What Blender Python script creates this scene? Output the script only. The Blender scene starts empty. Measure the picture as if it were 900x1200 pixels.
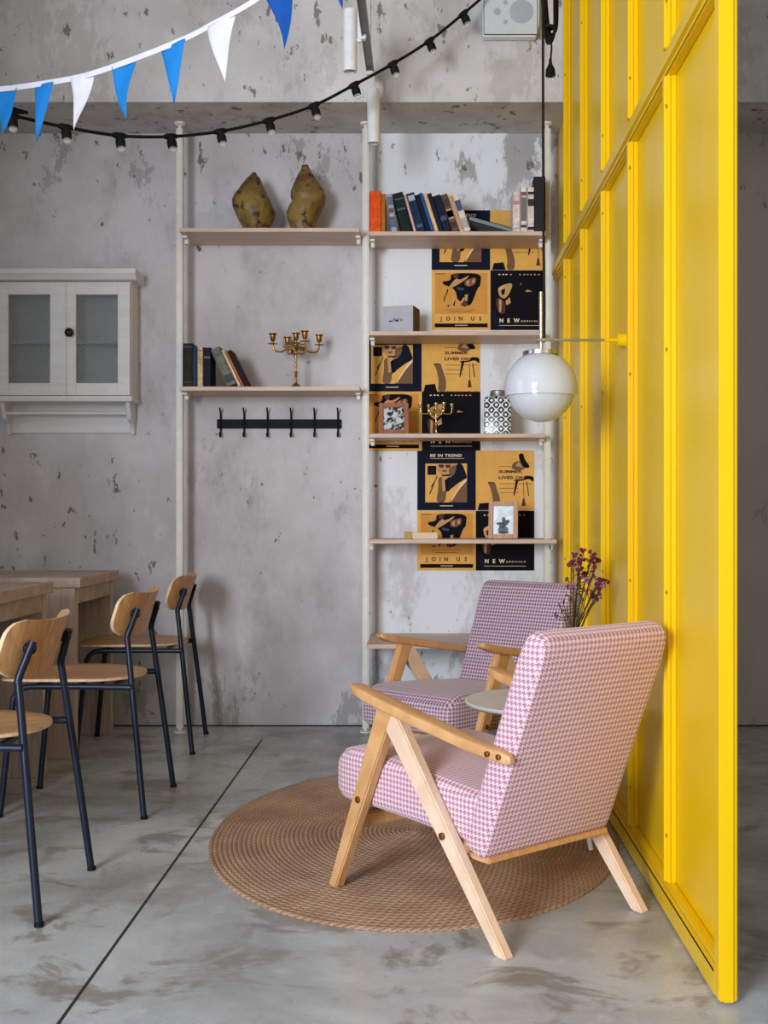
import bpy, bmesh, math, random
from mathutils import Vector, Matrix
random.seed(7)
C = bpy.context.scene.collection
PI = math.pi
F_PX, CX, CY, EYE = 1380.0, 498.0, 600.0, 1.03      # lens in pixels of a 900x1200 frame, principal point, eye height
YW = 5.663                                           # the plastered back wall

def at(px, py, Y):                                   # photo pixel at a depth -> point of the room
    return Vector(((px - CX) * Y / F_PX, Y, EYE - (py - CY) * Y / F_PX))
def lin(c):
    f = lambda v: v / 12.92 if v <= .04045 else ((v + .055) / 1.055) ** 2.4
    return tuple(f(v / 255.0) for v in c) + (1.0,)

# ------------------------------------------------------------------ materials
class NT:
    def __init__(s, name):
        s.m = bpy.data.materials.new(name); s.m.use_nodes = True
        s.t = s.m.node_tree; s.b = s.t.nodes['Principled BSDF']
    def n(s, kind, **kw):
        nd = s.t.nodes.new(kind)
        for k, v in kw.items():
            if k.startswith('i_'):
                key = k[2:]; key = int(key) if key.isdigit() else key.replace('_', ' ')
                s.put(nd.inputs[key], v)
            else: setattr(nd, k, v)
        return nd
    def put(s, sock, v):
        if isinstance(v, bpy.types.NodeSocket): s.t.links.new(v, sock)
        elif isinstance(v, bpy.types.Node): s.t.links.new(v.outputs[0], sock)
        else: sock.default_value = v
    def math(s, op, a, b=None, c=None):
        nd = s.n('ShaderNodeMath', operation=op); s.put(nd.inputs[0], a)
        if b is not None: s.put(nd.inputs[1], b)
        if c is not None: s.put(nd.inputs[2], c)
        return nd.outputs[0]
    def mix(s, f, a, b, blend='MIX'):
        nd = s.n('ShaderNodeMix', data_type='RGBA', blend_type=blend)
        s.put(nd.inputs['Factor'], f); s.put(nd.inputs[6], a); s.put(nd.inputs[7], b)
        return nd.outputs[2]
    def coord(s, which='Object', scale=(1, 1, 1)):
        tc = s.n('ShaderNodeTexCoord'); mp = s.n('ShaderNodeMapping'); mp.inputs['Scale'].default_value = scale
        s.t.links.new(tc.outputs[which], mp.inputs['Vector']); return mp.outputs[0]
    def noise(s, vec, scale, detail=4, rough=.55, dist=0):
        return s.n('ShaderNodeTexNoise', i_Vector=vec, i_Scale=scale, i_Detail=detail, i_Roughness=rough, i_Distortion=dist).outputs[0]
    def step(s, v, a, b, lo=0.0, hi=1.0):
        nd = s.n('ShaderNodeMapRange', interpolation_type='SMOOTHSTEP')
        s.put(nd.inputs[0], v); nd.inputs[1].default_value = a; nd.inputs[2].default_value = b
        nd.inputs[3].default_value = lo; nd.inputs[4].default_value = hi; return nd.outputs[0]
    def bump(s, h, strength=.3, dist=.01):
        nd = s.n('ShaderNodeBump', i_Height=h, i_Strength=strength, i_Distance=dist); s.put(s.b.inputs['Normal'], nd.outputs[0])
    def set(s, **kw):
        for k, v in kw.items(): s.put(s.b.inputs[k.replace('_', ' ')], v)
        return s.m

def plain(name, c, rough=.5, metal=0, var=.02, scale=20, coat=0, spec=.3):
    a = NT(name); v = a.noise(a.coord(), scale, 3)
    d = a.mix(a.step(v, .3, .7), lin(tuple(x * (1 - var) for x in c)), lin(tuple(min(255, x * (1 + var)) for x in c)))
    return a.set(Base_Color=d, Roughness=rough, Metallic=metal, Coat_Weight=coat, Specular_IOR_Level=spec)

def wood(name, c1, c2, rough=.45, axis=(18, 18, 1.5), scale=4):
    a = NT(name); co = a.coord('Object', axis)
    n1 = a.noise(co, scale, 5, .6, .4); n2 = a.noise(co, scale * 6, 2)
    f = a.math('ADD', a.math('MULTIPLY', a.step(n1, .35, .65), .75), a.math('MULTIPLY', n2, .25))
    a.bump(n1, .08, .002)
    return a.set(Base_Color=a.mix(f, lin(c1), lin(c2)), Roughness=rough)

def plaster(name, base, light, dark, white_zone=False, seed=0.0):
    a = NT(name)
    tc = a.n('ShaderNodeTexCoord'); mp = a.n('ShaderNodeMapping'); mp.inputs['Location'].default_value = (seed, seed * .7, seed * .3)
    a.t.links.new(tc.outputs['Object'], mp.inputs['Vector']); co = mp.outputs[0]
    mv = a.n('ShaderNodeMapping', i_Vector=co); mv.inputs['Scale'].default_value = (1.0, 1.0, .5); cv = mv.outputs[0]
    n_big = a.noise(co, 1.3, 7, .62, .1); n_mid = a.noise(cv, 4.2, 10, .72, .1); n_cl = a.noise(co, 2.1, 3, .5, .2)
    n_fl = a.noise(cv, 15, 7, .66, .15); n_sp = a.noise(cv, 42, 4, .55, .1); n_pt = a.noise(cv, 3.6, 12, .74, .1)
    sx = a.n('ShaderNodeSeparateXYZ', i_Vector=tc.outputs['Object']); X, Z = sx.outputs[0], sx.outputs[2]
    col = a.mix(a.step(n_big, .34, .66), lin(base), lin(light))
    col = a.mix(a.math('MULTIPLY', a.step(n_mid, .48, .72), .55), col, lin(tuple(x * .80 for x in base)))
    col = a.mix(a.math('MULTIPLY', a.step(n_mid, .46, .30), .35), col, lin(tuple(min(255, x * 1.08) for x in light)))
    top = a.step(Z, 2.35, 2.72); foot = a.step(Z, .42, .12)
    if white_zone:                                    # paler bay: whitewash, plus the beam of light on it painted in
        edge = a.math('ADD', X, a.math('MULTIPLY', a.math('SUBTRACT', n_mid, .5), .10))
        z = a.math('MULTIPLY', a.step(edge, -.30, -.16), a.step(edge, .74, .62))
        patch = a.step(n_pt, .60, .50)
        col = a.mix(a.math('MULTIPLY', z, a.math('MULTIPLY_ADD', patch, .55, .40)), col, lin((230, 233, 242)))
    if white_zone:                                    # older brown plaster beyond the partition
        old = a.step(X, .63, .68); col = a.mix(a.math('MULTIPLY', old, .7), col, lin((186, 168, 158)))
        foot = a.math('MAXIMUM', foot, a.math('MULTIPLY', old, a.math('MULTIPLY', a.step(Z, 1.35, 1.05), a.step(Z, .35, .6))))
    where = a.math('MAXIMUM', a.math('MAXIMUM', top, foot), a.math('MULTIPLY', a.step(n_cl, .57, .64), .55))
    bare = a.math('MULTIPLY', a.step(n_pt, .555, .57), where)
    col = a.mix(a.math('MULTIPLY', bare, .62 if white_zone else .28), col, lin(tuple(x * .5 + y * .5 for x, y in zip(base, dark))))
    low = a.math('MULTIPLY', a.step(Z, 1.6, 1.3), a.step(X, -1.0, -1.3)) if white_zone else 0.0
    clus = a.math('MAXIMUM', a.math('MULTIPLY', a.step(n_cl, .44, .60), .75), a.math('MAXIMUM', top, low))
    thr = a.math('SUBTRACT', n_fl, a.math('MULTIPLY_ADD', clus, -.08, .692))
    flake = a.step(thr, 0.0, .012)
    speck = a.math('MULTIPLY', a.step(n_sp, .69, .705), a.step(n_mid, .46, .56))
    hole = a.math('MAXIMUM', a.math('MULTIPLY', flake, .85), a.math('MULTIPLY', speck, .6))
    col = a.mix(hole, col, lin(dark))
    a.bump(a.math('SUBTRACT', a.math('MULTIPLY', n_mid, .4), a.math('MULTIPLY', hole, .5)), .25, .006)
    return a.set(Base_Color=col, Roughness=.85)

def concrete_floor():
    a = NT('polished_concrete'); co = a.coord('Object', (.8, 1, 1))
    n1 = a.noise(co, 1.1, 8, .64, .5); n2 = a.noise(co, 4.5, 9, .7, .6); n3 = a.noise(co, 45, 3); n4 = a.noise(co, 2.4, 8, .7, 1.2)
    col = a.mix(a.step(n1, .34, .66), lin((150, 152, 153)), lin((198, 202, 206)))
    col = a.mix(a.math('MULTIPLY', a.step(n2, .51, .62), .75), col, lin((128, 121, 110)))
    col = a.mix(a.math('MULTIPLY', a.step(n2, .44, .34), .5), col, lin((212, 214, 214)))
    col = a.mix(a.math('MULTIPLY', a.step(n4, .60, .70), .7), col, lin((120, 106, 90)))
    col = a.mix(a.math('MULTIPLY', a.step(n3, .6, .75), .2), col, lin((90, 84, 78)))
    a.bump(n2, .05, .003)
    return a.set(Base_Color=col, Roughness=a.math('MULTIPLY_ADD', n2, .35, .10), Specular_IOR_Level=.5)

def houndstooth(name, light, dark, period=.0136):
    a = NT(name); tc = a.n('ShaderNodeTexCoord'); sp = a.n('ShaderNodeSeparateXYZ', i_Vector=tc.outputs['UV'])
    k = 8.0 / period
    X = a.math('FLOOR', a.math('MULTIPLY', sp.outputs[0], k)); Y = a.math('FLOOR', a.math('MULTIPLY', sp.outputs[1], k))
    fm = lambda v, m: a.math('FLOORED_MODULO', v, m)
    over = a.math('LESS_THAN', fm(a.math('ADD', X, Y), 4.0), 2.0)
    warp = a.math('LESS_THAN', fm(X, 8.0), 4.0); weft = a.math('LESS_THAN', fm(Y, 8.0), 4.0)
    d = a.math('ADD', a.math('MULTIPLY', over, warp), a.math('MULTIPLY', a.math('SUBTRACT', 1.0, over), weft))
    v = a.noise(a.coord(), 6, 3)
    col = a.mix(d, lin(light), lin(dark)); col = a.mix(a.math('MULTIPLY', v, .12), col, lin(tuple(x * .8 for x in light)))
    w = a.n('ShaderNodeTexNoise', i_Vector=a.coord(), i_Scale=900.0)
    a.bump(w.outputs[0], .25, .001)
    return a.set(Base_Color=col, Roughness=.85, Sheen_Weight=.25)

def jute():
    a = NT('braided_jute'); tc = a.n('ShaderNodeTexCoord'); sp = a.n('ShaderNodeSeparateXYZ', i_Vector=tc.outputs['UV'])
    ring = a.math('FLOOR', sp.outputs[1]); fr = a.math('FRACT', sp.outputs[1])
    zig = a.math('ABSOLUTE', a.math('SUBTRACT', fr, .5))
    ph = a.math('ADD', a.math('MULTIPLY', sp.outputs[0], 36.0), a.math('MULTIPLY', zig, 2.0))
    st = a.math('ABSOLUTE', a.math('SUBTRACT', a.math('FRACT', a.math('ADD', ph, a.math('MULTIPLY', ring, .37))), .5))
    n = a.noise(a.coord(), 5, 5); n2 = a.noise(a.coord(), 120, 3)
    rr = a.n('ShaderNodeTexWhiteNoise', noise_dimensions='1D'); a.put(rr.inputs['W'], ring)
    col = a.mix(a.step(n, .3, .7), lin((164, 129, 103)), lin((198, 164, 137)))
    col = a.mix(a.math('MULTIPLY', rr.outputs[0], .35), col, lin((158, 120, 92)))
    col = a.mix(a.math('MULTIPLY', a.step(st, .22, .46), .8), col, lin((110, 80, 60)))
    col = a.mix(a.math('MULTIPLY', a.step(n2, .55, .75), .4), col, lin((232, 208, 182)))
    a.bump(st, -.4, .004)
    return a.set(Base_Color=col, Roughness=.9)

def glass(name, tint, alpha, rough=.15):
    a = NT(name); return a.set(Base_Color=lin(tint), Roughness=rough, Alpha=alpha)

M = {}
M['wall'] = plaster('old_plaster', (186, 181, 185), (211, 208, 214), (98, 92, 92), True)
M['beam'] = plaster('beam_plaster', (184, 180, 181), (208, 205, 207), (108, 100, 97), False, 3.1)
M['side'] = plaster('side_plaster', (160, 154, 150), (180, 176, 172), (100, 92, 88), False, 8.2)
M['floor'] = concrete_floor()
M['joint'] = plain('joint_filler', (52, 48, 46), .8)
def yellow_paint():
    a = NT('yellow_enamel'); co = a.coord('Object', (1, 1, .25)); n = a.noise(co, 2.2, 3)
    a.bump(a.noise(co, 3.0, 2), .06, .02)
    return a.set(Base_Color=a.mix(a.step(n, .3, .7), lin((231, 186, 0)), lin((240, 197, 0))), Roughness=.3, Specular_IOR_Level=.35, Coat_Weight=.05, Coat_Roughness=.2)
M['yellow'] = yellow_paint()
M['screw'] = plain('dull_screw', (176, 138, 20), .4, .3)
M['white_steel'] = plain('white_steel', (226, 224, 218), .4)
M['shelf'] = wood('shelf_oak', (216, 192, 176), (192, 166, 150), .5, (1.2, 14, 14))
M['table'] = wood('table_oak', (202, 178, 164), (164, 142, 130), .5, (2, 2, 2), 5)
M['table_v'] = wood('table_leg_oak', (208, 188, 174), (176, 154, 142), .5, (16, 16, 1.2))
M['ply'] = wood('oak_plywood', (206, 160, 112), (170, 122, 78), .4, (16, 1.3, 16))
M['ply_v'] = wood('oak_backrest', (206, 158, 108), (172, 122, 76), .4, (16, 16, 1.3))
M['edge'] = wood('ply_edge', (226, 196, 164), (200, 166, 132), .5)
M['black'] = plain('navy_black_steel', (28, 37, 54), .35, .3)
M['iron'] = plain('black_iron', (14, 17, 26), .6, spec=.15)
M['rubber'] = plain('black_rubber', (14, 14, 17), .6, spec=.2)
M['fab_a'] = houndstooth('rose_houndstooth', (238, 208, 220), (166, 114, 134))
M['fab_b'] = houndstooth('mauve_houndstooth', (216, 192, 208), (112, 76, 100))
M['honey'] = wood('honey_beech', (222, 172, 120), (198, 146, 94), .4, (14, 2.2, 2.2), 5)
M['pale'] = wood('pale_beech', (240, 212, 188), (222, 188, 158), .45, (14, 2.2, 2.2), 5)
M['bolt'] = plain('brass_bolt', (128, 84, 44), .35, .7)
M['jute'] = jute()
M['white_lac'] = plain('white_lacquer', (228, 229, 234), .3)
M['cab'] = wood('white_washed_wood', (226, 225, 227), (214, 212, 214), .55, (2, 14, 14), 3)
M['cab_in'] = plain('cabinet_inside', (196, 200, 204), .7)
M['glass'] = glass('cabinet_glass', (140, 150, 157), .22, .12)
M['wire'] = plain('chicken_wire', (190, 196, 200), .35, .6)
M['knob'] = plain('dark_bronze', (60, 42, 34), .3, .6)
M['brass'] = plain('aged_brass', (158, 114, 58), .32, .9, .2, 40)
M['brass_pale'] = plain('polished_brass', (214, 184, 128), .2, .9)
def opal():
    a = NT('opal_glass'); return a.set(Base_Color=lin((204, 209, 217)), Roughness=.08, Subsurface_Weight=.25, Subsurface_Scale=.04, Coat_Weight=.4)
M['opal'] = opal()
M['chrome'] = plain('brushed_chrome', (200, 198, 194), .22, .95)
M['clear'] = glass('bulb_glass', (230, 232, 230), .35, .05)
M['alu'] = plain('grey_aluminium', (140, 140, 142), .4, .7)
M['spk'] = plain('speaker_white', (226, 230, 236), .45)
M['grille'] = plain('speaker_grille', (204, 209, 216), .6, 0, .1, 300)
M['cone'] = plain('speaker_cone', (172, 178, 186), .6)
M['blue'] = plain('flag_blue', (26, 128, 208), .8); M['blue_d'] = plain('flag_deep_blue', (16, 78, 160), .8)
M['flag_w'] = plain('flag_white', (222, 220, 230), .8)
M['ochre'] = plain('print_ochre', (230, 176, 94), .7, spec=.08); M['ochre_d'] = plain('print_orange', (212, 150, 74), .7, spec=.08)
M['navy'] = plain('print_navy', (22, 26, 44), .7, spec=.08); M['ink'] = plain('print_black', (18, 16, 22), .7, spec=.08)
M['tan'] = plain('print_tan', (196, 152, 104), .7, spec=.08); M['brown'] = plain('print_brown', (122, 92, 70), .7, spec=.08)
M['cream'] = plain('print_cream', (238, 214, 178), .7, spec=.08); M['maroon'] = plain('print_maroon', (92, 56, 52), .7, spec=.08)
M['slate'] = plain('print_slate', (62, 76, 108), .7, spec=.08)
M['page'] = plain('paper_pages', (226, 210, 186), .8, 0, .08, 60)
def gourd_mat():
    a = NT('mottled_gourd'); co = a.coord(); n = a.noise(co, 9, 6, .65, .5); n2 = a.noise(co, 22, 5, .6, .3)
    col = a.mix(a.step(n, .38, .62), lin((140, 114, 52)), lin((94, 66, 42)))
    col = a.mix(a.step(n2, .56, .62), col, lin((46, 30, 26)))
    a.bump(n2, .35, .01); return a.set(Base_Color=col, Roughness=.5)
M['gourd'] = gourd_mat()
def lantern_mat():
    a = NT('black_white_glaze'); sp = a.n('ShaderNodeSeparateXYZ', i_Vector=a.coord()); k = 2 * PI / .088
    h = a.math('ADD', sp.outputs[0], sp.outputs[1]); n = a.noise(a.coord(), 60, 2)
    p = a.math('SINE', a.math('MULTIPLY', a.math('ADD', h, sp.outputs[2]), k)); q = a.math('SINE', a.math('MULTIPLY', a.math('SUBTRACT', h, sp.outputs[2]), k))
    v = a.math('ADD', a.math('MULTIPLY', p, q), a.math('MULTIPLY', a.math('SUBTRACT', n, .5), .5)); v = a.math('ABSOLUTE', v)
    d = a.math('MULTIPLY', a.step(v, .16, .22), a.math('SUBTRACT', 1.0, a.step(v, .78, .86)))
    return a.set(Base_Color=a.mix(d, lin((236, 238, 242)), lin((26, 26, 30))), Roughness=.25)
M['lantern'] = lantern_mat()
M['box'] = plain('grey_card', (176, 174, 184), .6); M['box_s'] = plain('brown_card', (112, 86, 56), .7)
M['frame'] = wood('frame_oak', (196, 142, 98), (166, 112, 72), .45)
M['frame_r'] = wood('frame_cherry', (170, 104, 66), (140, 80, 48), .45)
def photo_mat(name, light, dark, scale):
    a = NT(name); n = a.noise(a.coord(), scale, 4, .6, .8)
    return a.set(Base_Color=a.mix(a.step(n, .44, .56), lin(dark), lin(light)), Roughness=.25)
M['photo_bw'] = photo_mat('black_white_photo', (206, 208, 214), (28, 28, 38), 40)
M['photo_sky'] = photo_mat('pale_photo', (206, 220, 230), (170, 186, 200), 14)
M['figure'] = plain('photo_grey', (70, 76, 84), .4)
M['stem'] = plain('dry_stem', (70, 56, 40), .8); M['bloom'] = plain('plum_blossom', (104, 30, 66), .8, 0, .3, 60)
M['bloom_l'] = plain('lilac_blossom', (150, 92, 140), .8, 0, .3, 60); M['leaf'] = plain('dry_leaf', (92, 96, 62), .8)
M['ceramic'] = plain('white_ceramic', (220, 218, 214), .3)

# ------------------------------------------------------------------ mesh helpers
def nb(): return bmesh.new()
def box(bm, c, s, rot=None, bev=0.0, seg=2, mi=0):
    g = bmesh.ops.create_cube(bm, size=1.0); vs = g['verts']
    m = Matrix.Translation(c) @ (rot.to_4x4() if rot is not None else Matrix()) @ Matrix.Diagonal((s[0], s[1], s[2], 1))
    bmesh.ops.transform(bm, matrix=m, verts=vs)
    fs = set(f for v in vs for f in v.link_faces)
    for f in fs: f.material_index = mi
    if bev > 0:
        es = list(set(e for v in vs for e in v.link_edges))
        r = bmesh.ops.bevel(bm, geom=es, offset=bev, segments=seg, affect='EDGES', clamp_overlap=True)
        for f in r['faces']: f.material_index = mi
    return bm
def tube(bm, pts, r, seg=10, caps=True, mi=0, closed=False):
    pts = [Vector(p) for p in pts]; n = len(pts)
    rs = r if isinstance(r, (list, tuple)) else [r] * n
    tan = []
    for i in range(n):
        if closed: t = pts[(i + 1) % n] - pts[i - 1]
        else: t = pts[min(i + 1, n - 1)] - pts[max(i - 1, 0)]
        tan.append(t.normalized())
    up = Vector((0, 0, 1)) if abs(tan[0].z) < .9 else Vector((1, 0, 0))
    a = tan[0].cross(up).normalized(); rings = []
    for i in range(n):
        a = (a - tan[i] * a.dot(tan[i])).normalized(); b = tan[i].cross(a)
        rings.append([bm.verts.new(pts[i] + (a * math.cos(2 * PI * k / seg) + b * math.sin(2 * PI * k / seg)) * rs[i]) for k in range(seg)])
    m = n if closed else n - 1
    for i in range(m):
        A, B = rings[i], rings[(i + 1) % n]
        for k in range(seg):
            f = bm.faces.new((A[k], A[(k + 1) % seg], B[(k + 1) % seg], B[k])); f.material_index = mi
    if caps and not closed:
        bm.faces.new(rings[0][::-1]).material_index = mi; bm.faces.new(rings[-1]).material_index = mi
    return bm
def lathe(bm, prof, seg=24, origin=(0, 0, 0), sx=1, sy=1, mi=0, axis='z'):
    o = Vector(origin); rings = []
    def P(r, h, k):
        ca, sa = math.cos(2 * PI * k / seg), math.sin(2 * PI * k / seg)
        if axis == 'z': return o + Vector((r * ca * sx, r * sa * sy, h))
        if axis == 'y': return o + Vector((r * ca, h, -r * sa))
        return o + Vector((h, r * ca, r * sa))
    for r, h in prof:
        if r < 1e-6: rings.append([bm.verts.new(P(0, h, 0))])
        else: rings.append([bm.verts.new(P(r, h, k)) for k in range(seg)])
    for A, B in zip(rings[:-1], rings[1:]):
        for k in range(seg):
            k2 = (k + 1) % seg
            if len(A) == 1 and len(B) == 1: continue
            if len(A) == 1: f = bm.faces.new((A[0], B[k2], B[k]))
            elif len(B) == 1: f = bm.faces.new((A[k], A[k2], B[0]))
            else: f = bm.faces.new((A[k], A[k2], B[k2], B[k]))
            f.material_index = mi
    if len(rings[0]) > 1: bm.faces.new(rings[0][::-1]).material_index = mi
    if len(rings[-1]) > 1: bm.faces.new(rings[-1]).material_index = mi
    return bm
def prism(bm, poly, lo, hi, plane='yz', bev=0.0, seg=2, mi=0):
    """outline in a plane, given depth along the remaining axis"""
    def P(a, b, d):
        return {'yz': (d, a, b), 'xz': (a, d, b), 'xy': (a, b, d)}[plane]
    A = [bm.verts.new(P(a, b, lo)) for a, b in poly]; B = [bm.verts.new(P(a, b, hi)) for a, b in poly]
    n = len(poly); fs = [bm.faces.new(A[::-1]), bm.faces.new(B)]
    for i in range(n): fs.append(bm.faces.new((A[i], A[(i + 1) % n], B[(i + 1) % n], B[i])))
    for f in fs: f.material_index = mi
    bmesh.ops.recalc_face_normals(bm, faces=fs)
    if bev > 0:
        es = list(set(e for f in fs for e in f.edges))
        bmesh.ops.bevel(bm, geom=es, offset=bev, segments=seg, affect='EDGES', clamp_overlap=True)
    return bm
def loft(bm, stations, seg_c=5, caps=True):
    """rounded-rectangle sections: (centre, x axis, y axis, half w, half h, corner r)"""
    rings = []
    for c, ax, ay, w, h, r in stations:
        r = min(r, w * .999, h * .999); ring = []
        for qx, qy, a0 in ((1, 1, 0), (-1, 1, 90), (-1, -1, 180), (1, -1, 270)):
            for k in range(seg_c + 1):
                t = math.radians(a0 + 90 * k / seg_c)
                ring.append(bm.verts.new(Vector(c) + Vector(ax) * (qx * (w - r) + r * math.cos(t)) + Vector(ay) * (qy * (h - r) + r * math.sin(t))))
        rings.append(ring)
    n = len(rings[0])
    for A, B in zip(rings[:-1], rings[1:]):
        for k in range(n): bm.faces.new((A[k], A[(k + 1) % n], B[(k + 1) % n], B[k]))
    if caps: bm.faces.new(rings[0][::-1]); bm.faces.new(rings[-1])
    bmesh.ops.recalc_face_normals(bm, faces=bm.faces[:])
    return bm
def obj(name, bm, mat, parent=None, smooth=True, uv=False, loc=None, sharp=35):
    bmesh.ops.recalc_face_normals(bm, faces=bm.faces[:])
    me = bpy.data.meshes.new(name)
    if uv:
        L = bm.loops.layers.uv.new('UVMap')
        for f in bm.faces:
            n = f.normal; ax = max(range(3), key=lambda i: abs(n[i]) * (1.25 if i == 2 else 1))
            for l in f.loops:
                p = l.vert.co; l[L].uv = (p.y, p.z) if ax == 0 else (p.x, p.z) if ax == 1 else (p.x, p.y)
    bm.to_mesh(me); bm.free()
    for m in (mat if isinstance(mat, (list, tuple)) else [mat]): me.materials.append(m)
    if smooth:
        me.shade_smooth(); me.set_sharp_from_angle(angle=math.radians(sharp))
    o = bpy.data.objects.new(name, me); C.objects.link(o)
    if parent is not None: o.parent = parent
    if loc is not None: o.location = loc
    return o
def tag(o, label, cat, group=None):
    o['label'] = label; o['category'] = cat
    if group: o['group'] = group
    return o
def thing(name, label, cat, loc=(0, 0, 0), rz=0.0, group=None):
    o = bpy.data.objects.new(name, None); C.objects.link(o); o.location = loc; o.rotation_euler = (0, 0, rz)
    o.empty_display_size = .05
    return tag(o, label, cat, group)
def struct(name, bm, mat, **kw):
    o = obj(name, bm, mat, smooth=False, **kw); o['kind'] = 'structure'; return o
def copy_tree(o, parent=None):
    c = o.copy(); C.objects.link(c)
    if parent is not None: c.parent = parent
    for ch in o.children: copy_tree(ch, c)
    return c
def text_mesh(body, size, width=None, bold=.0, align='CENTER', spacing=1.0, depth=.0004):
    cu = bpy.data.curves.new('t', 'FONT'); cu.body = body; cu.size = size; cu.align_x = align; cu.align_y = 'CENTER'
    cu.offset = bold; cu.space_character = spacing; cu.extrude = depth; cu.resolution_u = 3
    o = bpy.data.objects.new('t', cu); C.objects.link(o); bpy.context.view_layer.update()
    me = bpy.data.meshes.new_from_object(o.evaluated_get(bpy.context.evaluated_depsgraph_get()))
    bpy.data.objects.remove(o); bpy.data.curves.remove(cu)
    xs = [v.co.x for v in me.vertices]
    if width:
        k = width / (max(xs) - min(xs))
        for v in me.vertices: v.co.x *= k
    return me
def lettering(body, mat, parent, pos, size, width=None, name='lettering', bold=0.0, spacing=1.0, align='CENTER'):
    me = text_mesh(body, size, width, bold, align, spacing); me.materials.append(mat)
    o = bpy.data.objects.new(name, me); C.objects.link(o); o.parent = parent
    o.location = pos; o.rotation_euler = (PI / 2, 0, 0); return o
def smooth_path(pts, n=6):
    pts = [Vector(p) for p in pts]; out = []
    for i in range(len(pts) - 1):
        p0, p1, p2, p3 = pts[max(i - 1, 0)], pts[i], pts[i + 1], pts[min(i + 2, len(pts) - 1)]
        for k in range(n):
            t = k / n
            out.append(.5 * ((2 * p1) + (p2 - p0) * t + (2 * p0 - 5 * p1 + 4 * p2 - p3) * t * t + (3 * p1 - p0 - 3 * p2 + p3) * t ** 3))
    out.append(pts[-1]); return out

# ------------------------------------------------------------------ the setting
XL, XR, YF, ZC = -4.6, 3.6, -2.6, 4.2
struct('floor', box(nb(), ((XL + XR) / 2, (YF + 6) / 2, -.05), (XR - XL + .4, 6 - YF, .1)), M['floor'])
struct('ceiling', box(nb(), ((XL + XR) / 2, (YF + 6) / 2, ZC + .05), (XR - XL + .4, 6 - YF, .1)), M['beam'])
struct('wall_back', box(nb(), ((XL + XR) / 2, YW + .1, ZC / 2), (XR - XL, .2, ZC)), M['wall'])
struct('trim_1', box(nb(), ((XL + XR) / 2, (5.227 + YW) / 2, (2.85 + ZC) / 2), (XR - XL, YW - 5.227 - .001, ZC - 2.85)), M['beam'])
struct('wall_right', box(nb(), (XR + .1, (YF + 6) / 2, ZC / 2), (.2, 6 - YF, ZC)), M['side'])
wl = nb()                                             # left wall with one broad opening
for y0, y1, z0, z1 in ((YF, 6, 0, .7), (YF, 6, 3.5, ZC), (YF, -1.6, .7, 3.5), (3.4, 6, .7, 3.5)):
    box(wl, (XL - .1, (y0 + y1) / 2, (z0 + z1) / 2), (.2, y1 - y0, z1 - z0))
struct('wall_left', wl, M['side'])
wf = nb()
for k in range(5): box(wf, (XL - .1, -1.6 + 5.0 * k / 4, 2.1), (.06, .05, 2.8))
for z in (.72, 2.1, 3.48): box(wf, (XL - .1, .9, z), (.06, 5.0, .05))
struct('window_1', wf, M['black'])
struct('added_shade_pier', box(nb(), ((XL - 1.92) / 2, 1.5, ZC / 2), (-2.0 - XL, .2, ZC)), M['side'])  # unseen pier, added to keep the front daylight off the left side
jt = nb(); box(jt, (-.738, (5.33 + YF) / 2, .0004), (.007, 5.33 - YF, .0012)); struct('trim_2', jt, M['joint'])
bb = nb(); box(bb, ((XL + XR) / 2, YW - .002, .003), (XR - XL, .004, .006)); struct('trim_3', bb, M['joint'])

# ------------------------------------------------------------------ yellow partition
XP = .613
par = thing('partition_wall', 'tall glossy yellow panelled metal partition standing out from the back wall', 'partition', (XP, 2.455, 0))
ST = [5.20, 4.648, 4.10, 3.556, 3.02]                 # stile centres
PY0, PY1, HT = 2.455, YW - .002, 3.62
def loc(y): return y - PY0
def zt(y): return 2.845 if y > 5.22 else HT
pe = nb(); box(pe, (.0195, .02, HT / 2 + .004), (.039, .04, HT - .008), bev=.003); box(pe, (.0195, -.002, HT / 2 + .004), (.022, .006, HT - .008), bev=.002); obj('end_post', pe, M['yellow'], par)
edges = [2.495] + ST[::-1] + [PY1]
for i in range(len(edges) - 1):
    y0, y1 = edges[i], edges[i + 1]; h = HT if y1 <= 5.21 else 2.845
    y1c = min(y1, 5.215 if h > 3 else y1)
    for z0, z1 in ((.06, 2.18), (2.18, h)):
        b = nb(); nx = 6; nz = 10                       # sheet with a faint bow, 8 mm thick
        g = []
        for a in range(nx + 1):
            row = []
            for c in range(nz + 1):
                u, w = a / nx, c / nz
                bow = .004 * math.sin(PI * u) * math.sin(PI * w)
                row.append(b.verts.new((.027 - bow, loc(y0) + (y1c - y0) * u, z0 + (z1 - z0) * w)))
            g.append(row)
        for a in range(nx):
            for c in range(nz): b.faces.new((g[a][c], g[a][c + 1], g[a + 1][c + 1], g[a + 1][c]))
        box(b, (.0315, loc((y0 + y1c) / 2), (z0 + z1) / 2), (.007, y1c - y0, z1 - z0))
        obj('panel', b, M['yellow'], par)
def stile(y, z0, z1):
    b = nb(); box(b, (.016, loc(y), (z0 + z1) / 2), (.022, .034, z1 - z0)); box(b, (.0090, loc(y), (z0 + z1) / 2), (.009, .044, z1 - z0), bev=.002); box(b, (.0225, loc(y), (z0 + z1) / 2), (.010, .044, z1 - z0), bev=.002)
    box(b, (.003, loc(y), (z0 + z1) / 2), (.010, .024, z1 - z0), bev=.0025)
    o = obj('stile', b, M['yellow'], par)
    z = z0 + .12
    while z < z1:
        k = nb(); lathe(k, [(.005, 0), (.005, -.003), (.003, -.004)], 10, (.005, loc(y) - .0165, z), axis='x'); z += .62; obj('screw', k, M['screw'], o)
for y in ST:
    stile(y, .085, 2.145); stile(y, 2.215, zt(y) if y < 5.2 else HT)
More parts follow.
